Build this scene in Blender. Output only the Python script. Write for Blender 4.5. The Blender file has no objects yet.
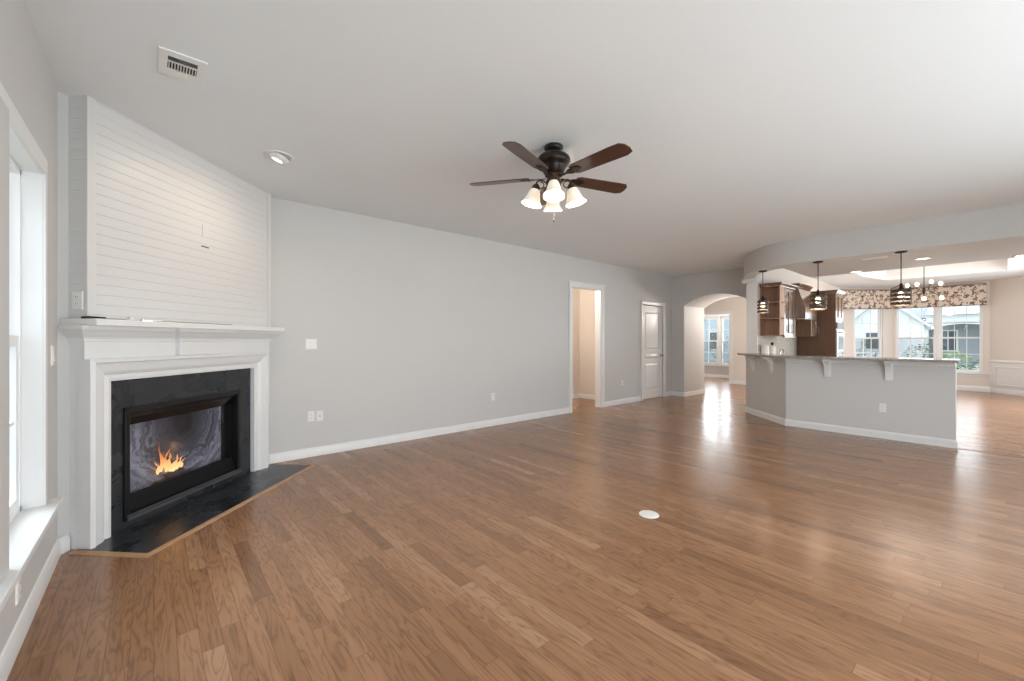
import bpy, bmesh, math, random
from mathutils import Vector, Matrix
random.seed(7)
SC = bpy.context.scene
COL = SC.collection
PI = math.pi

# ------------------------------------------------------------------ camera
CAM_H = 1.264
YAW = math.radians(49.25)
cd = bpy.data.cameras.new('camera')
cam = bpy.data.objects.new('camera', cd)
COL.objects.link(cam)
cam.location = (0, 0, CAM_H)
cam.rotation_euler = (PI / 2, 0, YAW - PI / 2)
cd.sensor_width = 36
cd.lens = 416 / 1024 * 36
cd.clip_start = 0.05
cd.clip_end = 300
SC.camera = cam

# ------------------------------------------------------------------ view, world, lights
SC.view_settings.view_transform = 'Standard'
SC.view_settings.look = 'None'
SC.view_settings.gamma = 1
SC.view_settings.use_curve_mapping = False
SC.view_settings.exposure = 0.40
SC.cycles.max_bounces = 10
SC.cycles.diffuse_bounces = 8
SC.cycles.glossy_bounces = 4
SC.cycles.transparent_max_bounces = 16
SC.cycles.sample_clamp_indirect = 6

w = bpy.data.worlds.new('overcast_sky')
SC.world = w
w.use_nodes = True
wn, wl = w.node_tree.nodes, w.node_tree.links
wn.clear()
tc = wn.new('ShaderNodeTexCoord')
sx = wn.new('ShaderNodeSeparateXYZ')
wl.new(tc.outputs['Generated'], sx.inputs[0])
rp = wn.new('ShaderNodeValToRGB')
rp.color_ramp.elements[0].position = 0.0
rp.color_ramp.elements[0].color = (0.95, 0.98, 1.0, 1)
rp.color_ramp.elements[1].position = 0.6
rp.color_ramp.elements[1].color = (0.90, 0.95, 1.0, 1)
wl.new(sx.outputs['Z'], rp.inputs[0])
bg = wn.new('ShaderNodeBackground')
bg.inputs['Strength'].default_value = 1.9
wl.new(rp.outputs[0], bg.inputs[0])
wo = wn.new('ShaderNodeOutputWorld')
wl.new(bg.outputs[0], wo.inputs[0])


def lamp(name, kind, loc, energy, color=(1, 1, 1), size=0.1, size_y=None, target=None, spot=None, blend=0.5):
    d = bpy.data.lights.new(name, kind)
    d.energy = energy
    d.color = color
    if kind == 'AREA':
        d.size = size
        if size_y:
            d.shape = 'RECTANGLE'
            d.size_y = size_y
    elif kind in ('POINT', 'SPOT'):
        d.shadow_soft_size = size
    if kind == 'SPOT':
        d.spot_size = spot
        d.spot_blend = blend
    o = bpy.data.objects.new(name, d)
    COL.objects.link(o)
    o.location = loc
    if target is not None:
        o.rotation_euler = (Vector(target) - Vector(loc)).to_track_quat('-Z', 'Y').to_euler()
    return o


WARM = (1.0, 0.80, 0.60)
# daylight through the windows, plus added fill lamps outside the room
lamp('fill_behind_camera', 'AREA', (2.5, -1.95, 1.25), 95, (0.94, 0.97, 1.0), 4.6, 2.2, (2.6, 2.2, 2.6))  # added fill on the unseen side, aimed up toward the ceiling
lamp('fill_ceiling_up', 'AREA', (2.9, -4.4, -0.35), 235, (0.88, 0.95, 1.0), 8.0, 4.0, (2.5, -3.2, 1.0))  # added upward lamp outdoors that brightens the ceiling
lamp('fill_kitchen_side', 'AREA', (11.6, -1.97, 1.2), 125, (0.95, 0.97, 1.0), 4.2, 2.0, (9.5, 2.4, 2.7))  # added fill for the kitchen from the unseen side
lamp('daylight_left_window', 'AREA', (-1.25, 3.25, 2.2), 85, (0.86, 0.94, 1.0), 1.4, 1.4, (0.3, 2.6, 0.3))
lamp('fill_left_yard', 'AREA', (-2.6, 2.6, -0.3), 25, (0.9, 0.96, 1.0), 2.5, 4.0, (-1.0, 2.6, 1.2))  # added upward lamp beyond the left window, lifts ceiling and walls
lamp('daylight_front_window', 'AREA', (15.0, 6.1, 1.5), 60, (0.93, 0.97, 1.0), 1.3, 1.5, (10, 5, 0.8))
lamp('daylight_bay_window', 'AREA', (16.1, 0.98, 1.7), 14, (0.95, 0.98, 1.0), 1.6, 1.6, (10, 1, 0.5))
# room lamps; hall, foyer, front room and kitchen tray ones are added fill
lamp('hall_fill', 'POINT', (5.5, 5.5, 2.2), 34, (1.0, 0.86, 0.72), 0.1)  # added unseen lamp that brightens the corridor
lamp('foyer_fill', 'POINT', (10.7, 3.7, 1.9), 55, (1.0, 0.92, 0.84), 0.1)  # added fill without a fixture, brightens the arch passage
lamp('front_room_fill', 'POINT', (13.7, 6.0, 2.4), 20, (1.0, 0.9, 0.8), 0.1)  # added fill for the front room, no fixture
lamp('mantel_downlight', 'SPOT', (0.755, 3.735, 2.70), 26, WARM, 0.04, None, (0.35, 4.05, 1.2), math.radians(150), 1.0)
for _x, _y in ((8.76, 1.48), (8.0, 0.644), (8.767, -0.237)):
    lamp('kitchen_downlight', 'SPOT', (_x, _y, 2.37), 40, (1.0, 0.88, 0.74), 0.06, None, (_x, _y, 0), math.radians(130), 0.9)
lamp('kitchen_tray_fill', 'AREA', (11.9, 0.9, 3.05), 20, (1.0, 0.87, 0.75), 2.2, 1.6, (11.9, 0.9, 0))  # added hidden fill panel inside the tray, no fixture there

# ------------------------------------------------------------------ materials
def newmat(name):
    m = bpy.data.materials.new(name)
    m.use_nodes = True
    n, l = m.node_tree.nodes, m.node_tree.links
    b = n.get('Principled BSDF')
    return m, n, l, b


class NB:
    """small helper for node maths"""
    def __init__(s, n, l):
        s.n, s.l = n, l

    def put(s, sock, v):
        if hasattr(v, 'default_value') or hasattr(v, 'is_linked'):
            s.l.new(v, sock)
        else:
            sock.default_value = v

    def m(s, op, a, b=0.0, c=0.0):
        k = s.n.new('ShaderNodeMath')
        k.operation = op
        s.put(k.inputs[0], a)
        s.put(k.inputs[1], b)
        if op in ('MULTIPLY_ADD', 'COMPARE', 'SMOOTH_MIN'):
            s.put(k.inputs[2], c)
        return k.outputs[0]

    def xyz(s, x, y, z=0.0):
        k = s.n.new('ShaderNodeCombineXYZ')
        s.put(k.inputs[0], x); s.put(k.inputs[1], y); s.put(k.inputs[2], z)
        return k.outputs[0]

    def sep(s, v):
        k = s.n.new('ShaderNodeSeparateXYZ')
        s.l.new(v, k.inputs[0])
        return k.outputs

    def coord(s, which='Object'):
        return s.n.new('ShaderNodeTexCoord').outputs[which]

    def noise(s, vec, scale=5, detail=2, rough=0.5, dist=0.0):
        k = s.n.new('ShaderNodeTexNoise')
        if vec is not None:
            s.l.new(vec, k.inputs['Vector'])
        k.inputs['Scale'].default_value = scale
        k.inputs['Detail'].default_value = detail
        k.inputs['Roughness'].default_value = rough
        k.inputs['Distortion'].default_value = dist
        return k.outputs['Fac']

    def white(s, vec):
        k = s.n.new('ShaderNodeTexWhiteNoise')
        k.noise_dimensions = '3D'
        s.l.new(vec, k.inputs['Vector'])
        return k.outputs

    def ramp(s, fac, stops, interp='LINEAR'):
        k = s.n.new('ShaderNodeValToRGB')
        cr = k.color_ramp
        cr.interpolation = interp
        while len(cr.elements) < len(stops):
            cr.elements.new(0.5)
        for e, (p, c) in zip(cr.elements, stops):
            e.position = p
            e.color = (c[0], c[1], c[2], 1)
        s.put(k.inputs[0], fac)
        return k.outputs[0]

    def mix(s, fac, a, b, mode='MIX'):
        k = s.n.new('ShaderNodeMix')
        k.data_type = 'RGBA'
        k.blend_type = mode
        s.put(k.inputs[0], fac)
        for sock, v in ((k.inputs[6], a), (k.inputs[7], b)):
            if isinstance(v, tuple):
                sock.default_value = (v[0], v[1], v[2], 1)
            else:
                s.l.new(v, sock)
        return k.outputs[2]

    def maprange(s, v, a, b, c, d):
        k = s.n.new('ShaderNodeMapRange')
        s.put(k.inputs[0], v)
        for i, q in enumerate((a, b, c, d)):
            k.inputs[i + 1].default_value = q
        return k.outputs[0]

    def bump(s, height, strength, dist=0.01):
        k = s.n.new('ShaderNodeBump')
        k.inputs['Strength'].default_value = strength
        k.inputs['Distance'].default_value = dist
        s.l.new(height, k.inputs['Height'])
        return k.outputs[0]


def plain(name, col, rough=0.5, metal=0.0, var=0.04, vscale=6.0, bump=0.0, bscale=120.0, spec=None, emit=None, estr=0.0):
    m, n, l, b = newmat(name)
    q = NB(n, l)
    co = q.coord()
    f = q.noise(co, vscale, 3)
    lo = tuple(max(0, c * (1 - var)) for c in col)
    hi = tuple(min(1, c * (1 + var)) for c in col)
    l.new(q.mix(f, lo, hi), b.inputs['Base Color'])
    b.inputs['Roughness'].default_value = rough
    b.inputs['Metallic'].default_value = metal
    if spec is not None:
        b.inputs['Specular IOR Level'].default_value = spec
    if bump:
        l.new(q.bump(q.noise(co, bscale, 2), bump, 0.002), b.inputs['Normal'])
    if emit:
        b.inputs['Emission Color'].default_value = (*emit, 1)
        b.inputs['Emission Strength'].default_value = estr
    return m


M = {}
M['wall'] = plain('gray_wall_paint', (0.58, 0.575, 0.565), 0.55, var=0.015, vscale=2, bump=0.05, bscale=260, spec=0.3)
M['wall_warm'] = plain('beige_wall_paint', (0.71, 0.658, 0.61), 0.6, var=0.015, vscale=2, bump=0.05, bscale=260, spec=0.3)
M['ceiling'] = plain('white_ceiling_paint', (0.785, 0.81, 0.825), 0.8, var=0.012, vscale=1.5, bump=0.06, bscale=200, spec=0.2)
M['trim'] = plain('white_trim_paint', (0.74, 0.745, 0.745), 0.35, var=0.01, vscale=3)
M['shiplap'] = plain('white_shiplap_paint', (0.655, 0.652, 0.645), 0.38, var=0.015, vscale=4)
M['plastic'] = plain('white_plastic', (0.78, 0.77, 0.75), 0.35, var=0.01)
M['dark_slot'] = plain('dark_slot', (0.03, 0.03, 0.03), 0.6)
M['gray_metal'] = plain('grey_register_metal', (0.34, 0.35, 0.35), 0.5, var=0.03)
M['bronze'] = plain('dark_bronze', (0.035, 0.026, 0.022), 0.32, 0.75, var=0.15, vscale=20)
M['bronze_lit'] = plain('lamp_lit_bronze', (0.10, 0.062, 0.04), 0.38, 0.7, var=0.2, vscale=25)  # lighter copy of the bronze, lamp glow put into the colour
M['black_metal'] = plain('black_metal', (0.012, 0.012, 0.013), 0.35, 0.4, var=0.1)
M['black_matte'] = plain('black_matte_metal', (0.008, 0.008, 0.009), 0.6, 0.0, var=0.1, spec=0.15)
M['black_gloss'] = plain('black_gloss', (0.006, 0.006, 0.007), 0.15, 0.0, var=0.1)
M['steel_dark'] = plain('dark_grey_steel', (0.13, 0.132, 0.138), 0.35, 0.6, var=0.1)
M['chrome'] = plain('chrome', (0.7, 0.7, 0.7), 0.15, 1.0, var=0.02)
M['steel'] = plain('stainless_steel', (0.62, 0.63, 0.65), 0.22, 0.9, var=0.04, vscale=30)
M['brass'] = plain('satin_nickel', (0.36, 0.34, 0.31), 0.3, 0.9, var=0.04)
M['red_wood'] = plain('orange_oak_strip', (0.45, 0.26, 0.13), 0.4, var=0.25, vscale=14)
M['seam_wood'] = plain('brown_oak_strip', (0.22, 0.115, 0.06), 0.3, var=0.2, vscale=14)
M['ceramic'] = plain('cream_ceramic', (0.74, 0.70, 0.64), 0.3, var=0.02)
M['vinyl'] = plain('white_vinyl', (0.80, 0.82, 0.83), 0.35, var=0.01)


def wood(name, c1, c2, axis=2, rough=0.35, scale=1.0, coat=0):
    m, n, l, b = newmat(name)
    q = NB(n, l)
    x, y, z = q.sep(q.coord())
    s = [30 * scale, 30 * scale, 30 * scale]
    s[axis] = 2.0 * scale
    v = q.xyz(q.m('MULTIPLY', x, s[0]), q.m('MULTIPLY', y, s[1]), q.m('MULTIPLY', z, s[2]))
    f = q.noise(v, 1.0, 5, 0.6, 0.6)
    l.new(q.ramp(f, [(0.3, c1), (0.7, c2)]), b.inputs['Base Color'])
    b.inputs['Roughness'].default_value = rough
    l.new(q.bump(f, 0.06, 0.002), b.inputs['Normal'])
    if coat:
        b.inputs['Coat Weight'].default_value = 1.0
        b.inputs['Coat IOR'].default_value = coat
        b.inputs['Coat Roughness'].default_value = 0.08
    return m


M['cabinet'] = wood('walnut_cabinet', (0.135, 0.067, 0.038), (0.21, 0.112, 0.066), 2, 0.2, coat=2.2)
M['cabinet_side'] = wood('walnut_cabinet_side', (0.135, 0.070, 0.042), (0.20, 0.108, 0.066), 2, 0.5)
M['cabinet_in'] = wood('walnut_cabinet_inside', (0.33, 0.19, 0.12), (0.42, 0.255, 0.17), 2, 0.4)
M['blade'] = wood('walnut_blade', (0.055, 0.024, 0.016), (0.11, 0.052, 0.034), 0, 0.3)


def floor_mat():
    m, n, l, b = newmat('oak_strip_floor')
    q = NB(n, l)
    X, Y, Z = q.sep(q.coord())
    W = 0.0745
    u = q.m('DIVIDE', X, W)
    row = q.m('FLOOR', u)
    fx = q.m('FRACT', u)
    r1 = q.white(q.xyz(row, 3.7, 0.0))[0]
    L = q.m('MULTIPLY_ADD', r1, 0.75, 0.55)
    r2 = q.white(q.xyz(row, 9.1, 4.0))[0]
    v = q.m('ADD', q.m('DIVIDE', Y, L), q.m('MULTIPLY', r2, 9.0))
    idx = q.m('FLOOR', v)
    fy = q.m('FRACT', v)
    rb = q.white(q.xyz(row, idx, 1.0))
    rid = rb[0]
    rid2 = q.white(q.xyz(row, idx, 7.0))[0]
    base = q.ramp(rid, [(0.0, (0.205, 0.102, 0.051)), (0.08, (0.262, 0.133, 0.066)), (0.5, (0.296, 0.152, 0.077)),
                        (0.90, (0.322, 0.169, 0.088)), (1.0, (0.375, 0.212, 0.120))])
    # fine grain
    gv = q.xyz(q.m('ADD', q.m('MULTIPLY', X, 85.0), q.m('MULTIPLY', rid, 60.0)), q.m('MULTIPLY', Y, 3.2), q.m('MULTIPLY', rid2, 40.0))
    g = q.noise(gv, 1.0, 4, 0.6, 0.3)
    # cathedral figure
    cv = q.xyz(q.m('ADD', q.m('MULTIPLY', X, 9.0), q.m('MULTIPLY', rid2, 90.0)), q.m('MULTIPLY', Y, 1.1), q.m('MULTIPLY', rid, 30.0))
    c = q.noise(cv, 1.0, 3, 0.55, 0.4)
    cs = q.m('ABSOLUTE', q.m('SINE', q.m('MULTIPLY', c, 38.0)))
    cs = q.maprange(cs, 0.0, 0.95, 0.0, 1.0)
    fig = q.m('ADD', q.m('MULTIPLY', g, 0.55), q.m('MULTIPLY', cs, 0.45))
    shade = q.ramp(fig, [(0.12, (0.58, 0.53, 0.49)), (0.5, (0.95, 0.94, 0.93)), (0.85, (1.10, 1.10, 1.10))])
    colr = q.mix(1.0, base, shade, 'MULTIPLY')
    # knots / dark mineral streaks
    kn = q.noise(q.xyz(q.m('MULTIPLY', X, 26.0), q.m('MULTIPLY', Y, 4.5), rid), 1.0, 2)
    kf = q.maprange(kn, 0.66, 0.78, 0.0, 0.6)
    colr = q.mix(kf, colr, (0.13, 0.062, 0.030))
    # seams
    ex = q.m('MULTIPLY', q.m('MINIMUM', fx, q.m('SUBTRACT', 1.0, fx)), W)
    ey = q.m('MULTIPLY', q.m('MINIMUM', fy, q.m('SUBTRACT', 1.0, fy)), L)
    e = q.m('MINIMUM', ex, ey)
    seam = q.maprange(e, 0.0004, 0.0020, 1.0, 0.0)
    colr = q.mix(q.m('MULTIPLY', seam, 0.6), colr, (0.10, 0.05, 0.028))
    l.new(colr, b.inputs['Base Color'])
    rg = q.m('MULTIPLY_ADD', q.noise(q.coord(), 2.2, 2), 0.09, 0.155)
    l.new(q.m('MULTIPLY_ADD', g, 0.06, rg), b.inputs['Roughness'])
    # every board is very slightly cupped and tilted
    tilt = q.m('MULTIPLY', q.m('SUBTRACT', rid2, 0.5), q.m('MULTIPLY', fx, 0.0007))
    cup = q.m('MULTIPLY', q.m('MULTIPLY', fx, q.m('SUBTRACT', 1.0, fx)), 0.0012)
    hgt = q.m('ADD', tilt, q.m('ADD', cup, q.m('MULTIPLY', q.maprange(e, 0.0, 0.003, 0.0, 1.0), 0.0005)))
    hgt = q.m('ADD', hgt, q.m('MULTIPLY', g, 0.00012))
    k = n.new('ShaderNodeBump')
    k.inputs['Strength'].default_value = 0.38
    k.inputs['Distance'].default_value = 1.0
    l.new(hgt, k.inputs['Height'])
    l.new(k.outputs[0], b.inputs['Normal'])
    b.inputs['Specular IOR Level'].default_value = 0.5
    return m


M['floor'] = floor_mat()


def slate_mat():
    m, n, l, b = newmat('black_slate')
    q = NB(n, l)
    x, y, z = q.sep(q.coord())
    v = q.xyz(q.m('MULTIPLY', x, 2.0), q.m('MULTIPLY', y, 4.0), q.m('MULTIPLY', z, 3.0))
    f = q.noise(v, 1.6, 5, 0.5, 0.3)
    l.new(q.ramp(f, [(0.3, (0.014, 0.018, 0.022)), (0.62, (0.022, 0.027, 0.033)), (0.85, (0.040, 0.046, 0.054))]), b.inputs['Base Color'])
    l.new(q.m('MULTIPLY_ADD', f, 0.25, 0.16), b.inputs['Roughness'])
    l.new(q.bump(f, 0.08, 0.002), b.inputs['Normal'])
    return m


M['slate'] = slate_mat()


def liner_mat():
    """firebox liner: grey swirl rings, darker toward the upper middle"""
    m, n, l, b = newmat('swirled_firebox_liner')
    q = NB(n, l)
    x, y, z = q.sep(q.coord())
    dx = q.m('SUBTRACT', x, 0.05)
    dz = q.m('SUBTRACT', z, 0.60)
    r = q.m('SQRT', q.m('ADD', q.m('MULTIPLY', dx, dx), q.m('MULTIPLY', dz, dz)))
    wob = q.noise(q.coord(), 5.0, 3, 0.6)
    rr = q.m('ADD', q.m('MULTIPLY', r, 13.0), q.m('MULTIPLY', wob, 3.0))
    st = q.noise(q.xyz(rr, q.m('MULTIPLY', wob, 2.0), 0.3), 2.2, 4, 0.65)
    center_fade = q.maprange(r, 0.06, 0.40, 0.05, 1.0)  # darkens the swirl toward a centre near the top
    f = q.m('MULTIPLY', st, q.m('MULTIPLY_ADD', center_fade, 0.9, 0.1))
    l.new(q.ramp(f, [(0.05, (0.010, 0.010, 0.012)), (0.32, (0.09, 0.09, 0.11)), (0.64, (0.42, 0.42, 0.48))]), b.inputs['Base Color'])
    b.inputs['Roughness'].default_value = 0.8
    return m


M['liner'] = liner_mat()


def flame_mat():
    m, n, l, b = newmat('gas_flame')
    q = NB(n, l)
    x, y, z = q.sep(q.coord())
    f = q.maprange(q.m('ADD', z, q.m('MULTIPLY', q.noise(q.coord(), 22, 2), 0.06)), 0.24, 0.50, 0.0, 1.0)
    c = q.ramp(f, [(0.0, (1.0, 0.62, 0.30)), (0.35, (1.0, 0.50, 0.18)), (0.7, (0.95, 0.30, 0.08)), (1.0, (0.6, 0.14, 0.04))])
    b.inputs['Base Color'].default_value = (0.02, 0.01, 0.0, 1)
    b.inputs['Roughness'].default_value = 1.0
    l.new(c, b.inputs['Emission Color'])
    l.new(q.maprange(f, 0.0, 1.0, 1.5, 0.45), b.inputs['Emission Strength'])
    return m


M['flame'] = flame_mat()
M['log'] = plain('charred_log', (0.10, 0.085, 0.08), 0.9, var=0.7, vscale=18, bump=0.5, bscale=40)


def glass_mat(name, tint=(1, 1, 1), rough=0.0, spec=0.08):
    m, n, l, b = newmat(name)
    n.remove(b)
    out = n.get('Material Output')
    t = n.new('ShaderNodeBsdfTransparent')
    t.inputs[0].default_value = (*tint, 1)
    g = n.new('ShaderNodeBsdfGlossy')
    g.inputs['Roughness'].default_value = rough
    lw = n.new('ShaderNodeLayerWeight')
    lw.inputs['Blend'].default_value = 0.5
    q = NB(n, l)
    fr = q.m('MULTIPLY_ADD', q.m('POWER', lw.outputs['Facing'], 5.0), 0.95, 0.035)
    mx = n.new('ShaderNodeMixShader')
    l.new(fr, mx.inputs[0])
    l.new(t.outputs[0], mx.inputs[1])
    l.new(g.outputs[0], mx.inputs[2])
    l.new(mx.outputs[0], out.inputs[0])
    return m


M['glass'] = glass_mat('clear_window_glass', (0.97, 0.99, 1.0))
M['fire_glass'] = glass_mat('firebox_glass', (0.92, 0.93, 0.96), 0.02)


def screen_mat():
    m, n, l, b = newmat('insect_screen_mesh')
    out = n.get('Material Output')
    b.inputs['Base Color'].default_value = (0.10, 0.11, 0.12, 1)
    b.inputs['Roughness'].default_value = 0.9
    q = NB(n, l)
    t = n.new('ShaderNodeBsdfTransparent')
    mx = n.new('ShaderNodeMixShader')
    l.new(q.m('MULTIPLY_ADD', q.noise(q.coord(), 40, 1), 0.04, 0.20), mx.inputs[0])
    l.new(t.outputs[0], mx.inputs[1])
    l.new(b.outputs[0], mx.inputs[2])
    l.new(mx.outputs[0], out.inputs[0])
    return m


M['screen'] = screen_mat()


def shade_mat():
    m, n, l, b = newmat('frosted_alabaster_glass')
    q = NB(n, l)
    f = q.noise(q.coord(), 14, 3, 0.6)
    l.new(q.ramp(f, [(0.3, (0.85, 0.74, 0.60)), (0.7, (0.95, 0.90, 0.82))]), b.inputs['Base Color'])
    b.inputs['Roughness'].default_value = 0.4
    l.new(q.ramp(f, [(0.3, (1.0, 0.80, 0.58)), (0.7, (1.0, 0.90, 0.74))]), b.inputs['Emission Color'])
    b.inputs['Emission Strength'].default_value = 0.30
    return m


M['shade'] = shade_mat()
M['bulb'] = plain('lit_bulb', (1, 0.9, 0.75), 0.5, emit=(1.0, 0.86, 0.64), estr=2.2)
M['lens'] = plain('lit_downlight_lens', (1, 1, 0.95), 0.5, emit=(1.0, 0.95, 0.86), estr=3.0)


def granite_mat():
    m, n, l, b = newmat('speckled_granite')
    q = NB(n, l)
    co = q.coord()
    f = q.noise(co, 70, 4, 0.75)
    g = q.noise(co, 9, 3)
    c = q.ramp(f, [(0.32, (0.07, 0.065, 0.06)), (0.45, (0.22, 0.21, 0.19)), (0.6, (0.40, 0.38, 0.35)), (0.75, (0.55, 0.53, 0.49))])
    l.new(q.mix(q.m('MULTIPLY', g, 0.35), c, (0.30, 0.27, 0.23)), b.inputs['Base Color'])
    b.inputs['Roughness'].default_value = 0.12
    return m


M['granite'] = granite_mat()


def tile_mat():
    m, n, l, b = newmat('beige_mosaic_tile')
    q = NB(n, l)
    x, y, z = q.sep(q.coord())
    k = n.new('ShaderNodeTexBrick')
    l.new(q.xyz(q.m('ADD', x, y), z), k.inputs['Vector'])
    k.inputs['Scale'].default_value = 1.0
    k.inputs['Brick Width'].default_value = 0.05
    k.inputs['Row Height'].default_value = 0.025
    k.inputs['Mortar Size'].default_value = 0.002
    k.inputs['Color1'].default_value = (0.60, 0.55, 0.48, 1)
    k.inputs['Color2'].default_value = (0.42, 0.38, 0.32, 1)
    k.inputs['Mortar'].default_value = (0.62, 0.60, 0.56, 1)
    l.new(k.outputs[0], b.inputs['Base Color'])
    b.inputs['Roughness'].default_value = 0.3
    return m


M['tile'] = tile_mat()


def fabric_mat():
    """cream cloth printed with brown, red and olive leaf sprigs"""
    m, n, l, b = newmat('leaf_print_fabric')
    q = NB(n, l)
    x, y, z = q.sep(q.coord())
    base = q.mix(q.noise(q.coord(), 9, 3), (0.66, 0.57, 0.48), (0.73, 0.65, 0.56))
    colr = base
    for i, (sc, th, off) in enumerate(((6.6, 0.13, 0.0), (10.5, 0.10, 5.3), (8.2, 0.13, 11.1))):
        vv = q.xyz(q.m('ADD', x, off), z, off)
        vo = n.new('ShaderNodeTexVoronoi')
        vo.voronoi_dimensions = '2D'
        vo.inputs['Scale'].default_value = sc
        vo.inputs['Randomness'].default_value = 0.9
        l.new(vv, vo.inputs['Vector'])
        px, py, pz = q.sep(vo.outputs['Position'])
        ax, ay, az = q.sep(vv)
        dx = q.m('MULTIPLY', q.m('SUBTRACT', ax, px), sc)
        dy = q.m('MULTIPLY', q.m('SUBTRACT', ay, py), sc)
        cr, cg, cb = q.sep(vo.outputs['Color'])
        an = q.m('MULTIPLY', cr, 6.28)
        rr = q.m('SQRT', q.m('ADD', q.m('MULTIPLY', dx, dx), q.m('MULTIPLY', dy, dy)))
        tt = q.m('ADD', q.m('ARCTAN2', dy, dx), an)
        lobes = q.m('MULTIPLY_ADD', q.m('ABSOLUTE', q.m('COSINE', q.m('MULTIPLY', tt, 1.5 if i != 1 else 1.0))), 0.30, th - 0.10)
        leaf = q.maprange(q.m('SUBTRACT', lobes, rr), -0.02, 0.03, 0.0, 1.0)
        lc = q.ramp(cg, [(0.0, (0.09, 0.04, 0.03)), (0.35, (0.20, 0.05, 0.04)), (0.6, (0.14, 0.10, 0.055)), (0.85, (0.28, 0.15, 0.09))], 'CONSTANT')
        colr = q.mix(q.m('MULTIPLY', q.m('MULTIPLY', leaf, 0.85), q.m('LESS_THAN', cb, 0.85)), colr, lc)
    l.new(colr, b.inputs['Base Color'])
    b.inputs['Roughness'].default_value = 0.9
    return m


M['fabric'] = fabric_mat()


def siding_mat(name, c, pitch=0.16):
    m, n, l, b = newmat(name)
    q = NB(n, l)
    x, y, z = q.sep(q.coord())
    f = q.m('FRACT', q.m('DIVIDE', z, pitch))
    line = q.maprange(f, 0.0, 0.12, 1.0, 0.0)
    l.new(q.mix(q.m('MULTIPLY', line, 0.5), c, tuple(k * 0.5 for k in c)), b.inputs['Base Color'])
    b.inputs['Roughness'].default_value = 0.7
    return m


M['siding'] = siding_mat('white_lap_siding', (0.84, 0.88, 0.91))
M['siding_blue'] = siding_mat('blue_grey_lap_siding', (0.46, 0.55, 0.62), 0.2)
M['roofing'] = plain('grey_shingle', (0.48, 0.52, 0.56), 0.9, var=0.3, vscale=9)
M['porch_dark'] = plain('porch_wall_grey', (0.36, 0.40, 0.44), 0.8, var=0.1)
M['ext_glass'] = plain('dark_house_glass', (0.08, 0.10, 0.12), 0.15, var=0.2)
M['lawn'] = plain('muted_lawn', (0.34, 0.37, 0.31), 0.95, var=0.4, vscale=1.2)
M['leaf'] = plain('shrub_leaf', (0.085, 0.17, 0.075), 0.6, var=0.6, vscale=3)
M['leaf_light'] = plain('light_shrub_leaf', (0.22, 0.34, 0.13), 0.6, var=0.5, vscale=3)
M['leaf_blue'] = plain('blue_green_leaf', (0.10, 0.16, 0.15), 0.6, var=0.5, vscale=3)
M['bark'] = plain('bark', (0.10, 0.08, 0.065), 0.9, var=0.4, vscale=8)
M['ext_wall'] = plain('outer_wall', (0.55, 0.57, 0.58), 0.8)


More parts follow.
